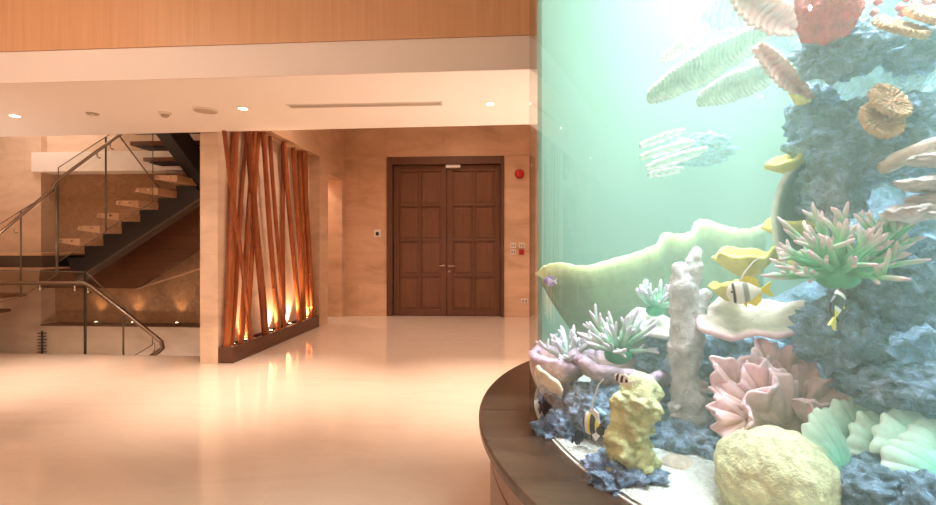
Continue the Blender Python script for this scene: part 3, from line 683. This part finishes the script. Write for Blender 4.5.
def blob(name, px, py, z, w, h, mat, lab, cat, group=None, dep=None, seed=0, amp=0.25, f=2.2, sub=4, cfn=None, flat=None, fine=0.06, ridged=False, turn=0, parent=None, sub_=5):
    P, tz = TB(px, py, z, turn); rx, rz = w/2*z/F, h/2*z/F; ry = dep if dep else rx
    bm = bmesh.new(); bmesh.ops.create_icosphere(bm, subdivisions=sub_, radius=1.0)
    o_ = Vector((seed*3.7, seed*1.3, seed*5.1)); R = Matrix.Rotation(tz, 3, 'Z'); mb = MB(); vs_ = []; cs = []
    bm.verts.ensure_lookup_table()
    for v in bm.verts:
        d = v.co.normalized(); n = fb(d+o_, f, 5)
        if ridged: n = n*0.5+0.7*(noise.ridged_multi_fractal((d+o_)*f, 1.0, 2.0, 4, 0.9, 2.0)-0.9)
        r_ = 1+amp*n+fine*fb(d+o_, f*5, 4)+(0.30*lump(d+o_, 2.6)+0.16*lump(d+o_, 6.0) if ridged else 0)
        q = Vector((d.x*rx, d.y*ry, d.z*rz))*r_
        if flat is not None and q.z < -rz*flat: q.z = -rz*flat
        vs_.append(R @ q); cs.append(cfn(d, r_) if cfn else (1, 1, 1))
    mb.add(vs_, [[v.index for v in f_.verts] for f_ in bm.faces], cs, 0, True); bm.free()
    o = mb.build(name, mat, parent, loc=P)
    return tag(o, lab, cat, group) if parent is None else o
rocks = [ # px, py, depth, w, h, label
 (842, 52, 1.36, 78, 54, 'pale blue rock shelf under the red maze coral'),
 (920, 48, 1.30, 64, 46, 'pale blue rock at the top right corner below the tan mushrooms'),
 (880, 140, 1.40, 150, 84, 'broad blue grey rock that the tan mushroom corals sit on'),
 (828, 190, 1.47, 60, 78, 'blue grey rock beside the dark arched plate'),
 (812, 118, 1.50, 46, 60, 'small blue rock at the left edge of the tower, under the pink plates'),
 (905, 282, 1.34, 96, 90, 'pale blue rock at the right, behind the green branching coral'),
 (838, 334, 1.40, 80, 74, 'blue grey rock under the striped fish'),
 (905, 388, 1.30, 110, 50, 'blue grey rock behind the mint lettuce coral'),
 (890, 486, 1.16, 120, 58, 'dark blue rock under the mint lettuce coral'),
 (936, 500, 1.05, 60, 50, 'lilac rock at the bottom right corner'),
 (690, 445, 1.62, 84, 56, 'low blue rock at the foot of the white column coral'),
 (628, 478, 1.42, 84, 44, 'blue rock around the foot of the upright yellow coral'),
 (568, 432, 1.78, 66, 44, 'blue grey rock at the far left of the gravel'),
 (612, 412, 1.74, 92, 60, 'lilac grey rock under the left coral shelves'),
 (770, 428, 1.66, 150, 62, 'grey rock behind the pink ruffled coral'),
 (715, 372, 1.85, 150, 90, 'dark green rock mass behind the white column coral'),
 (862, 440, 1.45, 110, 70, 'shadowed rock behind the mint lettuce coral at its left'),
 (560, 402, 1.95, 40, 70, 'narrow grey rock at the left edge of the aquarium'),
]
for i, (px, py, z, w_, h_, lb) in enumerate(rocks):
    blob('reef_rock', px, py, z, w_, h_, M['rock'], lb, 'rock', 'rocks of the reef', seed=i+1, amp=0.34, f=1.7, fine=0.10, ridged=True)
for i, (px, py, z, w_, h_, lb) in enumerate([(700, 150, 2.75, 60, 30, 'hazy rock ledge far back behind the slatted corals')]):
    blob('reef_rock', px, py, z, w_, h_, M['rock'], lb, 'rock', 'rocks of the reef', seed=i+31, amp=0.4, f=1.9, fine=0.12, ridged=True)

# coral builders
def disc_coral(name, px, py, z, rx, ry, cup, mat, lab, cat='coral', group=None, waves=5, amp=0.1, rim=0.12, tilt=(0, 0), th=0.012, cb=(1, 1, 1), cr=(1, 1, 1), seed=0, power=2.0, parent=None, rag=0.08):
    P = at(px, py, z); k = z/F; RX, RY, CU = rx*k, ry*k, cup*k
    def fn(u, v):
        a = 2*pi*u; e = 1+rim*v*sin(waves*a+seed)+rag*v*noise.noise(Vector((cos(a)*3, sin(a)*3, seed*2.3)))
        x = RX*v*cos(a)*e; y = RY*v*sin(a)*e
        zz = CU*v**power + amp*RX*v*v*(sin(waves*a+seed+1.3)+0.5*sin((waves*2+1)*a+seed)) + 0.03*RX*noise.noise(Vector((x*40, y*40, seed)))
        return Vector((x, y, zz))
    R = Matrix.Rotation(TH, 3, 'Z') @ Euler((radians(tilt[0]), radians(tilt[1]), 0)).to_matrix()
    mb = MB(); mb.grid(lambda u, v: R @ fn(u, max(v, 0.02)), 72, 22, lambda u, v: lerp3(cb, cr, v**5), closed=True)
    o = mb.build(name, mat, parent, loc=P, solid=th)
    return tag(o, lab, cat, group) if parent is None else o
def frond(mb, O, d, n, w, h, spread, curl, amp, waves, seed, cb, cr, pw=2.0, nu=40, nv=14):
    d = d.normalized(); n = (n-d*n.dot(d)).normalized(); sd = d.cross(n)
    def fn(u, v):
        a = (u-0.5)*spread; r_ = (0.1+0.9*v)*(1+0.13*noise.noise(Vector((u*5, seed*3.1, 0)))*v+0.04*v*sin(u*40+seed))
        return O+sd*(w*r_*sin(a))+d*(h*r_*cos(a))+n*(curl*v*v+amp*v**1.4*sin(waves*2*pi*u+seed)+0.3*amp*v*sin(waves*4.3*pi*u+seed*2))
    mb.grid(fn, nu, nv, lambda u, v: lerp3(cb, cr, v**pw)); return mb
def leaf_plate(name, A, B, width, mat, lab, cat='coral', group=None, cb=(1, 1, 1), cr=(1, 1, 1), ribs=16, tilt=0.35, sag=0.0, th=0.012, seed=0, depth=None):
    pA, pB = at(*A), at(*B); L = (pB-pA).length; d = (pB-pA).normalized(); k = (A[2]+B[2])/2/F
    up = (UP*cos(tilt)-FWD*sin(tilt)); n_ = FWD*cos(tilt)+UP*sin(tilt)
    n_ = (n_-d*n_.dot(d)).normalized(); sd = d.cross(n_).normalized(); W = width*k/2
    def fn(u, v):
        prof = (sin(pi*min(1, max(0, 0.06+0.9*u)))**0.55)*(1+0.10*sin(ribs*2*pi*u+v*3)*abs(v-0.5)*2)
        t_ = (v-0.5)*2
        return d*(L*u+0.10*W*sin(t_*3))+sd*(W*prof*t_*(1+0.15*noise.noise(Vector((u*6, t_, seed)))))+n_*(0.11*W*sin(ribs*2*pi*u-abs(t_)*2.5)-0.35*W*t_*t_)+UP*(-sag*L*u*u)+n_*(0.2*W*noise.noise(Vector((u*5, t_*2, seed+4))))
    mb = MB(); mb.grid(fn, 96, 14, lambda u, v: lerp3(cb, cr, abs(v-0.5)*2))
    return tag(mb.build(name, mat, loc=pA, solid=th), lab, cat, group)
def branch_coral(name, px, py, z, rad, nb, lab, seed, cb, cm, ct, thick=5.0, elev=(0.0, 1.2), az=(0, 2*pi), group=None, sub=3):
    P = at(px, py, z); k = z/F; rng = random.Random(seed)
    r0 = empty(name, P, lab, 'coral', group, None, TH)
    core = MB(); core.ell((0, 0, -0.01), (rad*k*0.3, rad*k*0.3, rad*k*0.2), 14, 8, 0, cb); core.build('base', M['coral'], r0)
    for i in range(nb):
        a = az[0]+(az[1]-az[0])*((i+rng.random()*0.7)/nb); e_ = rng.uniform(*elev)
        d = Vector((cos(a)*cos(e_), sin(a)*cos(e_), sin(e_))); L = rad*k*rng.uniform(0.65, 1.05); mb = MB()
        def tw(o, d_, L_, r_, t0):
            pts, rr, cc = [], [], []; bend = Vector((rng.uniform(-1, 1), rng.uniform(-1, 1), rng.uniform(0, 1.2)))*0.25; q = o.copy(); dd = d_.copy(); K = 7
            for j in range(K+1):
                t = j/K; pts.append(q.copy()); rr.append(r_*(1-0.42*t) if j < K else r_*0.22)
                g = t0+(1-t0)*t; cc.append(lerp3(cb, cm, min(1, g*1.7)) if g < 0.6 else lerp3(cm, ct, (g-0.6)/0.4))
                dd = (dd+bend*(1.0/K)).normalized(); q = q+dd*(L_/K)
            mb.tube(pts, rr, 9, True, cc); return pts
        pts = tw(d*rad*k*0.12, d, L, thick*k, 0.0)
        for q in range(sub):
            j = rng.randint(2, 5); sdv = (d+Vector((rng.uniform(-1, 1), rng.uniform(-1, 1), rng.uniform(-0.4, 1)))*0.95).normalized()
            tw(pts[j], sdv, L*rng.uniform(0.22, 0.42), thick*k*0.72, j/7*0.85)
        mb.build('branch', M['coral'], r0)
    return r0

# column coral
def knobby(mb, pts, rads, seed, n=22, c0=(0.8, 0.78, 0.82), c1=(0.8, 0.78, 0.82), amp=0.32, step=26):
    P = [at(*p) for p in pts]; R_ = [r_*p[2]/F for r_, p in zip(rads, pts)]
    path, rr = [], []
    for i in range(len(P)-1):
        for j in range(step//(len(P)-1)+3):
            t = j/(step//(len(P)-1)+3); t2 = t*t*(3-2*t); path.append(P[i].lerp(P[i+1], t)); rr.append(R_[i]+(R_[i+1]-R_[i])*t2)
    dl = (P[-1]-P[-2]).normalized(); path.append(P[-1]); rr.append(R_[-1])
    for t in (0.35, 0.62, 0.82, 0.95): path.append(P[-1]+dl*R_[-1]*t); rr.append(R_[-1]*sqrt(1-t*t))
    b = len(mb.v); mb.tube(path, rr, n, True, [lerp3(c0, c1, i/(len(path)-1)) for i in range(len(path))])
    for i in range(b, len(mb.v)):
        kk = (i-b)//n; v = mb.v[i]; o_ = v-path[kk]; mb.v[i] = path[kk]+o_*(1+amp*noise.noise(v*28+Vector((seed, 0, 0)))+amp*0.7*noise.noise(v*75+Vector((seed, 3, 0))))
    return mb
P0 = at(686, 440, 1.62)
cc = empty('column_coral', P0, 'tall white knobbly column coral with two blunt tips', 'coral')
WH = (0.96, 0.92, 1.0)
reloc(knobby(MB(), [(690, 446, 1.62), (689, 405, 1.62), (685, 375, 1.62), (686, 345, 1.62), (681, 310, 1.62), (681, 285, 1.62), (681, 271, 1.62)], [15, 18, 12, 17, 10.5, 11.5, 9.5], 2, c0=(0.62, 0.55, 0.58), c1=WH), P0).build('trunk', M['coral_rough'], cc)
reloc(knobby(MB(), [(684, 320, 1.615), (689, 290, 1.615), (693, 268, 1.615), (696, 253, 1.615)], [9, 9, 8, 6.5], 5, c0=WH, c1=WH), P0).build('arm', M['coral_rough'], cc)
reloc(knobby(MB(), [(690, 325, 1.62), (699, 306, 1.63), (706, 294, 1.63)], [8, 7, 5.5], 9, c0=WH, c1=WH), P0).build('arm', M['coral_rough'], cc)
for i, (x, y) in enumerate([(706, 384), (711, 391), (712, 400), (708, 408), (676, 408), (673, 416), (694, 440)]):
    reloc(knobby(MB(), [(691, y-4, 1.60), (x, y, 1.585)], [5, 2.6], i+20, n=10, c0=(0.7, 0.56, 0.56), c1=(0.78, 0.70, 0.74), step=8), P0).build('knob', M['coral_rough'], cc)

# big olive sheet coral
rim = [(535, 274, 2.13), (545, 266, 2.10), (560, 263, 2.08), (585, 266, 2.06), (612, 259, 2.07), (640, 251, 2.1), (658, 243, 2.13), (664, 233, 2.16), (680, 234, 2.16), (692, 231, 2.18), (697, 221, 2.22), (708, 220, 2.24), (722, 225, 2.24), (742, 229, 2.26), (756, 227, 2.3), (766, 223, 2.34)]
Prim = [at(*p) for p in rim]
def sheet(u, v):
    t = u*(len(rim)-1); i = min(int(t), len(rim)-2); f_ = t-i
    p0, p1, p2, p3 = Prim[max(i-1, 0)], Prim[i], Prim[i+1], Prim[min(i+2, len(rim)-1)]
    q = 0.5*((2*p1)+(p2-p0)*f_+(2*p0-5*p1+4*p2-p3)*f_*f_+(3*p1-p0-3*p2+p3)*f_**3)
    base = at(600+140*u, 352, 2.25+0.15*u)
    w_ = v**0.8; c = q.lerp(base, w_); return c-FWD*(0.10*sin(pi*v)*(1-0.4*u)*min(1, u*6))-Vector((0, 0, 0.05*sin(pi*v)))+UP*0.006*noise.noise(Vector((u*60, v*4, 0)))
Ps = at(670, 300, 2.25)
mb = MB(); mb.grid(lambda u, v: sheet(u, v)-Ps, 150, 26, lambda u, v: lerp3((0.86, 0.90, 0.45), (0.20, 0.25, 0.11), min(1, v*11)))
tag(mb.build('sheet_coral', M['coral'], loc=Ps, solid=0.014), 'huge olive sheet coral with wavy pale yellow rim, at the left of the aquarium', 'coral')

# plates and shelves
PINKW = (0.86, 0.70, 0.72)
disc_coral('plate_coral', 752, 322, 1.58, 50, 44, 6, M['coral'], 'broad pale pink plate coral right of the white column', waves=4, amp=0.07, tilt=(16, -10), cb=(0.82, 0.72, 0.62), cr=(1.0, 0.70, 0.80), th=0.016, seed=1)
disc_coral('plate_coral', 655, 327, 1.85, 26, 34, 4, M['coral'], 'cream plate coral half hidden behind the white column', waves=3, amp=0.05, tilt=(12, 4), cb=(0.80, 0.74, 0.66), cr=(0.95, 0.88, 0.86), th=0.018, seed=2)
disc_coral('shelf_coral', 556, 378, 1.92, 27, 30, 24, M['coral_rough'], 'small tan shelf coral with lilac rim at the far left', waves=5, amp=0.04, tilt=(4, 8), cb=(0.62, 0.38, 0.25), cr=(0.88, 0.66, 0.90), th=0.03, seed=3, power=2.6)
disc_coral('shelf_coral', 618, 384, 1.80, 46, 40, 22, M['coral_rough'], 'wide tan shelf coral with frilly lilac rim above the yellow coral', waves=6, amp=0.03, tilt=(3, 9), cb=(0.58, 0.36, 0.27), cr=(0.88, 0.66, 0.88), th=0.03, seed=4, power=2.6)
disc_coral('plate_coral', 547, 384, 1.76, 18, 14, 4, M['coral'], 'cream leaning plate below the far left shelf coral', waves=3, amp=0.05, tilt=(-20, 50), cb=(0.8, 0.68, 0.5), cr=(0.9, 0.8, 0.62), th=0.014, seed=5)
YEL, YR_ = (0.72, 0.58, 0.10), (0.95, 0.86, 0.22)
cups = [(797, 243, 1.52, 28, 24, 22, 'yellow cup coral right of the olive sheet, at the middle height', 1), (748, 278, 1.56, 32, 26, 26, 'yellow cup coral just left above the bannerfish', 2),
        (790, 172, 1.48, 22, 18, 14, 'small yellow cup coral high beside the dark arched plate', 3), (805, 276, 1.55, 26, 22, 20, 'yellow cup coral behind the green branching coral', 4), (728, 300, 1.66, 14, 14, 16, 'small yellow cup coral low beside the white column', 6)]
for px, py, z, rx, ry, cu, lb, sd in cups:
    disc_coral('cup_coral', px, py, z, rx, ry, cu, M['coral'], lb, waves=3, amp=0.10, tilt=(3, -8 if sd != 3 else -22), cb=YEL, cr=YR_, th=0.011, seed=sd, power=1.3, group='yellow cup corals')
# dark arched plate with a white edge
Pa = at(800, 208, 1.48); arc = [(801, 160), (789, 170), (780, 185), (775, 203), (773, 222), (775, 240), (780, 255)]
mb = MB()
def arch(u, v):
    t = u*(len(arc)-1); i = min(int(t), len(arc)-2); f_ = t-i; x = arc[i][0]+(arc[i+1][0]-arc[i][0])*f_; y = arc[i][1]+(arc[i+1][1]-arc[i][1])*f_
    return at(x+(835-x)*v, y+(210-y)*v*0.35, 1.46+0.06*v+0.04*sin(pi*v))-Pa
mb.grid(arch, 60, 16, lambda u, v: lerp3((0.85, 0.9, 0.85), (0.10, 0.17, 0.15), min(1, v*12)))
tag(mb.build('arched_plate', M['coral'], loc=Pa, solid=0.012), 'dark plate with a bright white curved edge, left of the tower', 'coral')

# branching corals
GR, GM, LT = (0.05, 0.40, 0.20), (0.26, 0.66, 0.38), (0.90, 0.72, 0.94)
branch_coral('branching_coral', 838, 272, 1.27, 68, 42, 'large green branching coral with pink tips in front of the tower', 11, GR, GM, (1.0, 0.66, 0.78), 3.7, (-0.25, 1.2), sub=4)
branch_coral('branching_coral', 884, 246, 1.22, 38, 18, 'smaller green branching coral at the right, with pink tips', 12, GR, GM, (1.0, 0.66, 0.78), 3.2, (0.1, 1.3))
branch_coral('branching_coral', 618, 352, 1.78, 46, 28, 'green and lilac branching coral on the wide tan shelf', 13, GR, (0.55, 0.72, 0.6), LT, 2.9, (0.0, 1.2))
branch_coral('branching_coral', 568, 360, 1.88, 32, 14, 'small lilac branching coral on the far left shelf', 14, (0.3, 0.5, 0.4), (0.62, 0.68, 0.72), (0.86, 0.76, 0.95), 2.8, (0.1, 1.2))
branch_coral('branching_coral', 655, 308, 1.86, 30, 14, 'lilac tipped branching coral on the cream plate left of the column', 15, GR, (0.5, 0.72, 0.6), LT, 2.6, (0.1, 1.2))

# ruffled corals
Pp = at(778, 425, 1.42)
pc = empty('ruffled_coral', Pp, 'pink ruffled coral with curled cream folds above the yellow boulder coral', 'coral', None, None, TH)
rng = random.Random(5); kp = 1.42/F
Rp = Matrix.Rotation(-TH, 3, 'Z')
pf = [ # base px, py, tip px, py, width px, depth offset
 (748, 398, 708, 366, 34, 0.0), (752, 410, 722, 395, 34, -0.06), (765, 392, 752, 356, 34, 0.06), (772, 390, 772, 341, 36, 0.04), (786, 392, 795, 346, 34, 0.07), (798, 398, 812, 368, 34, 0.02),
 (802, 412, 843, 388, 32, 0.0), (745, 420, 724, 416, 34, -0.10), (770, 425, 752, 392, 44, -0.10), (785, 428, 788, 380, 46, -0.09), (805, 425, 822, 400, 40, -0.08), (765, 405, 768, 366, 40, -0.02), (760, 430, 742, 424, 30, -0.14), (812, 430, 826, 418, 34, -0.12)]
for i, (bx, by, tx, ty, w_, dz) in enumerate(pf):
    O = Rp @ (at(bx, by, 1.42+dz*0.6)-Pp); Tt = Rp @ (at(tx, ty, 1.40+dz)-Pp); d = Tt-O; mb = MB()
    frond(mb, O, d, Vector((0.3*sin(i*2.3), -1, 0.5)), w_*kp*0.8, d.length, 2.2, (-0.25 if i % 2 else 0.1)*d.length, 0.16*w_*kp, rng.choice([1.6, 2.1, 2.7]), i*1.7, (0.74, 0.50, 0.43), (1.0, 0.70, 0.80), 1.6)
    mb.build('frond', M['coral'], pc, solid=0.007)
mb = MB(); mb.ell((0, 0, -6*kp), (42*kp, 26*kp, 24*kp), 20, 10, 0, (0.48, 0.34, 0.27)); mb.build('base', M['coral'], pc)
# mint lettuce coral: broad overlapping lobes
Pm = at(880, 468, 1.18)
mc = empty('lettuce_coral', Pm, 'mint green lettuce coral of broad scalloped lobes at the right edge', 'coral', None, None, TH)
km = 1.18/F
lobes = [ # base px, py, tip px, py, width px, depth offset
 (844, 478, 832, 410, 30, -0.01), (866, 470, 853, 402, 44, 0.05), (890, 462, 874, 396, 50, 0.09), (915, 455, 905, 398, 52, 0.12), (905, 468, 880, 412, 52, 0.0),
 (935, 462, 908, 408, 60, -0.03), (950, 484, 898, 446, 46, -0.10), (960, 462, 930, 386, 60, 0.05), (965, 470, 935, 418, 56, -0.06)]
for i, (bx, by, tx, ty, w_, dz) in enumerate(lobes):
    O = at(bx, by, 1.18+dz)-Pm; Tt = at(tx, ty, 1.18+dz+0.04)-Pm
    Ri = Matrix.Rotation(-TH, 3, 'Z'); O = Ri @ O; Tt = Ri @ Tt; d = Tt-O; mb = MB()
    frond(mb, O, d, Vector((0.25, -1, 0.55)), w_*km*0.95, d.length, 2.3, -0.045, 0.0035, 4.2, i*2.1+1, (0.14, 0.62, 0.46), (0.82, 1.0, 0.92), 1.5)
    mb.build('lobe', M['coral'], mc, solid=0.016, subsurf=1)
mb = MB(); mb.ell((25*km, 0.02, -0.02), (70*km, 0.06, 0.05), 24, 12, 0, (0.2, 0.42, 0.34)); mb.build('base', M['coral_rough'], mc)

# massive corals
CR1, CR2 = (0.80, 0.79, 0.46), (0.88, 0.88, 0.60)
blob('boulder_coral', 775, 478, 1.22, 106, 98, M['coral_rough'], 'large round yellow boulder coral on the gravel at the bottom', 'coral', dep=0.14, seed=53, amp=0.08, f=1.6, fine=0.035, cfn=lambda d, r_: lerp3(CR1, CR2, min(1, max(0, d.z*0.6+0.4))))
Py = at(632, 462, 1.42); mb = knobby(MB(), [(634, 474, 1.42), (629, 450, 1.42), (630, 425, 1.42), (636, 402, 1.42), (640, 391, 1.42)], [24, 22, 20, 21, 19], 4, 40, (0.84, 0.88, 0.48), (0.90, 0.94, 0.58), 0.42, 40)
tag(reloc(mb, Py).build('sponge_coral', M['coral_rough'], loc=Py), 'upright pale yellow lumpy coral standing on the gravel at the left', 'coral')
blob('clam', 678, 468, 1.47, 38, 24, M['coral_rough'], 'pale tan domed clam on the gravel beside the upright yellow coral', 'clam', seed=61, amp=0.1, f=1.5, cfn=lambda d, r_: (0.78, 0.66, 0.56), sub_=4)
blob('maze_coral', 828, 10, 1.26, 56, 60, M['coral_maze'], 'red pink maze coral hanging at the top edge', 'coral', seed=71, amp=0.22, f=1.8, cfn=lambda d, r_: (0.80, 0.12, 0.14))
MUSH = (0.66, 0.42, 0.26)
for i, (px, py, rx, ry, tl, lb) in enumerate([(888, 103, 19, 15, 58, 'upper tan fringed mushroom coral on the blue rock'), (880, 121, 21, 14, 70, 'lower tan fringed mushroom coral on the blue rock'), (899, 30, 25, 15, 40, 'tan fringed mushroom coral near the top edge, left of its twin'), (928, 18, 24, 14, 45, 'tan fringed mushroom coral in the top right corner')]):
    disc_coral('mushroom_coral', px, py, 1.19 if i < 2 else 1.15, rx, ry*1.5, 3, M['coral_maze'], lb, waves=22, amp=0.05, rim=0.05, tilt=(tl, 10), cb=(0.62, 0.28, 0.13), cr=(0.84, 0.48, 0.27), th=0.014, seed=i, group='tan mushroom corals')
rng = random.Random(8)
for i in range(16):
    px, py = 872+rng.uniform(-4, 60), 4+rng.uniform(-8, 22); P_ = at(px, py, 1.20); mb = MB(); kk = 1.20/F
    mb.tube([(0, 0, 0), (0, 0, 5*kk), (0, 0, 6.5*kk)], [3*kk, 3.6*kk, 2.4*kk], 10, True, [(0.5, 0.12, 0.2), (0.8, 0.22, 0.34), (0.9, 0.55, 0.75)])
    o = tag(mb.build('polyp', M['coral'], loc=P_), 'small red coral polyp among those by the tan mushrooms at the top right', 'coral polyp', 'red polyps at the top right'); o.rotation_euler = (radians(70), rng.uniform(-0.5, 0.5), TH)
# pink white lumpy tiers at the right edge
for i, (px, py, w_, h_, lb) in enumerate([(936, 160, 46, 14, 'top tier of the pale pink lumpy coral at the right edge'), (932, 184, 62, 16, 'second tier of the pale pink lumpy coral at the right edge'), (938, 200, 52, 16, 'third tier of the pale pink lumpy coral at the right edge'), (913, 213, 48, 18, 'lowest tier of the pale pink lumpy coral, above the branching coral')]):
    blob('tier_coral', px, py, 1.13, w_, h_, M['coral_rough'], lb, 'coral', 'pale pink tiers at the right edge', seed=80+i, amp=0.25, f=2.6, cfn=lambda d, r_: (0.88, 0.74, 0.78), dep=0.05, sub_=4)
# plates that reach out from the upper rock
FG = (0.58, 0.74, 0.56), (0.88, 0.96, 0.84)
leaf_plate('feather_coral', (648, 97, 1.82), (772, 28, 1.72), 30, M['coral_rough'], 'long pale green feathery plate reaching far left at the top', cb=FG[0], cr=FG[1], ribs=30, seed=1)
leaf_plate('feather_coral', (698, 100, 1.76), (784, 66, 1.68), 26, M['coral_rough'], 'shorter pale green feathery plate below the long one', cb=FG[0], cr=FG[1], ribs=22, seed=2)
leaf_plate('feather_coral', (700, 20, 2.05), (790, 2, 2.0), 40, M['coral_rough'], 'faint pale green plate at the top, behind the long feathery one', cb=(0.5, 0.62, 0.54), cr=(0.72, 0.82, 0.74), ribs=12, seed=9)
PKB, PKR = (0.66, 0.17, 0.17), (0.92, 0.50, 0.46)
leaf_plate('pink_plate', (756, 46, 1.46), (808, 100, 1.46), 20, M['coral'], 'narrow dusty pink plate sloping down to the tower', cb=PKB, cr=PKR, ribs=12, seed=3)
leaf_plate('pink_plate', (734, -6, 1.50), (796, 32, 1.48), 32, M['coral'], 'broad dusty pink plate cut by the top edge', cb=(0.52, 0.17, 0.17), cr=PKR, ribs=10, seed=4)
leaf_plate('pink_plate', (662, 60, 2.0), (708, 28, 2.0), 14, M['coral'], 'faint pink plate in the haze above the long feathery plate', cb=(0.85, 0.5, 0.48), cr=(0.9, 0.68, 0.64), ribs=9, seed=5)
for i, (x0, y0, x1, y1, w_, lb) in enumerate([(640, 146, 684, 130, 8, 'topmost of the four thin cream slats in the haze'), (640, 157, 694, 142, 9, 'second of the four thin cream slats from the top'), (646, 168, 706, 149, 10, 'third of the four thin cream slats from the top'), (648, 175, 682, 169, 8, 'lowest of the four thin cream slats in the haze')]):
    leaf_plate('slat_coral', (x0, y0, 2.0), (x1, y1, 2.05), w_, M['coral'], lb, 'coral', 'thin cream slats in the haze', cb=(0.72, 0.78, 0.66), cr=(0.92, 0.94, 0.84), ribs=5, seed=20+i)
Pd = at(912, 150, 1.5)
leaf_plate('branch_plate', (880, 168, 1.22), (946, 140, 1.17), 14, M['coral'], 'pinkish tan bar shaped plate across the tower at the right', cb=(0.62, 0.40, 0.34), cr=(0.72, 0.5, 0.42), ribs=2, seed=31, th=0.02)
cr_ = disc_coral('yellow_polyp', 797, 104, 1.46, 9, 9, 7, M['coral'], 'tiny yellow cup at the foot of the narrow pink plate', waves=3, amp=0.1, tilt=(30, 20), cb=YEL, cr=YR_, th=0.01, seed=7, power=1.3)

# fish
def fish(px, py, z, L, H, lab, cfn, yaw=0, pitch=0, roll=0, fil=0, name='fish', cat='fish', tail=(0.8, 0.8, 0.3), dors=(0.8, 0.8, 0.3)):
    k = z/F; Lm, Hm = L*k, H*k; mb = MB(); NUv, NVv = 28, 16
    def hh(t): return max(0.03, (sin(pi*min(1, t*1.02)**0.72)**0.75)*0.5*(1-0.12*t) if t < 0.97 else 0.09)
    def body(u, v):
        a = 2*pi*u; h = hh(v)*Hm; w_ = hh(v)*Hm*0.34
        return Vector((Lm*(0.5-v), w_*sin(a), h*cos(a)))
    mb.grid(body, NVv, NUv, lambda u, v: cfn(v, cos(2*pi*u)), closed=True)
    t_ = 0.0025
    def fin(poly, c):
        p = [Vector((x*Lm, -t_, y*Hm)) for x, y in poly]; b = len(mb.c); mb.prism(p, (0, 2*t_, 0)); mb.c[b:] = [c]*(len(mb.c)-b)
    fin([(-0.42, 0.07), (-0.72, 0.34), (-0.64, 0.0), (-0.72, -0.34), (-0.42, -0.07)], tail)
    fin([(0.15, 0.46), (-0.1, 0.66), (-0.36, 0.52), (-0.40, 0.1), (-0.1, 0.4)], dors)
    fin([(0.0, -0.44), (-0.22, -0.64), (-0.40, -0.42), (-0.40, -0.1)], dors)
    fin([(0.12, -0.40), (0.02, -0.66), (-0.02, -0.42)], tail)
    if fil:
        mb.tube([(0.12*Lm, 0, 0.42*Hm), (-0.1*Lm, 0, (0.5+fil*0.4)*Hm), (-0.35*Lm, 0, (0.5+fil*0.8)*Hm), (-0.62*Lm, 0, (0.5+fil)*Hm)], [0.05*Hm, 0.035*Hm, 0.022*Hm, 0.008*Hm], 7, True, [(0.95, 0.95, 0.92)]*4)
    P = at(px, py, z); o = tag(mb.build(name, M['fish'], loc=P), lab, cat)
    o.rotation_euler = (Matrix.Rotation(TH+yaw, 3, 'Z') @ Matrix.Rotation(-pitch, 3, 'Y') @ Matrix.Rotation(roll, 3, 'X')).to_euler()
    for sy in (-1, 1):
        e = MB(); e.ell((0.36*Lm, sy*hh(0.14)*Hm*0.33, 0.07*Hm), (0.035*Lm, 0.012*Lm, 0.035*Lm), 10, 6, 0, (0.02, 0.02, 0.02)); e.build('eye', M['fish'], o)
    return o
def bands(stops):
    def f(v, c):
        for lim, cl in stops:
            if v < lim: return cl
        return stops[-1][1]
    return f
Wf, Kf, Yf = (0.92, 0.93, 0.90), (0.03, 0.035, 0.04), (0.85, 0.72, 0.12)
fish(745, 292, 1.22, 34, 24, 'white bannerfish with yellow fin swimming under the yellow cup', bands([(0.15, Wf), (0.22, Kf), (0.45, Wf), (0.58, (0.35, 0.4, 0.38)), (1, Wf)]), yaw=pi-0.3, pitch=radians(-8), fil=0.9, tail=Yf, dors=Yf)
fish(838, 304, 1.13, 36, 20, 'dark striped fish with yellow tail tilted up before the tower', bands([(0.18, Kf), (0.30, Wf), (0.62, (0.05, 0.07, 0.08)), (0.72, Wf), (1, Yf)]), yaw=0.5, pitch=radians(62), tail=Yf, dors=(0.05, 0.06, 0.07))
fish(549, 281, 1.85, 11, 8, 'tiny violet fish near the left edge of the aquarium', bands([(0.4, (0.35, 0.25, 0.75)), (1, (0.75, 0.7, 0.9))]), yaw=pi-0.4, tail=(0.8, 0.75, 0.95), dors=(0.4, 0.3, 0.8))
fish(592, 424, 1.58, 22, 24, 'white moorish idol with a long upright filament over the gravel', bands([(0.2, Kf), (0.38, Wf), (0.5, Yf), (0.75, Kf), (0.9, Yf), (1, Kf)]), yaw=pi/2+0.7, fil=1.5, tail=Kf, dors=Wf)
fish(579, 437, 1.60, 14, 12, 'small black fish low by the left rock', bands([(1, Kf)]), yaw=0.6, tail=Kf, dors=Kf)
fish(601, 431, 1.52, 10, 9, 'small black fish beside the upright yellow coral', bands([(1, Kf)]), yaw=pi-0.5, tail=Kf, dors=Kf)
fish(622, 379, 1.31, 17, 9, 'small black and white striped fish above the upright yellow coral', bands([(0.15, Wf), (0.3, Kf), (0.45, Wf), (0.6, Kf), (0.75, Wf), (0.88, Kf), (1, Wf)]), yaw=pi-0.75, pitch=radians(12), tail=Wf, dors=Wf)
fish(547, 404, 1.82, 20, 18, 'dark tang in the shade at the left edge above the gravel', bands([(1, (0.03, 0.03, 0.045))]), yaw=0.9, tail=Kf, dors=Kf)
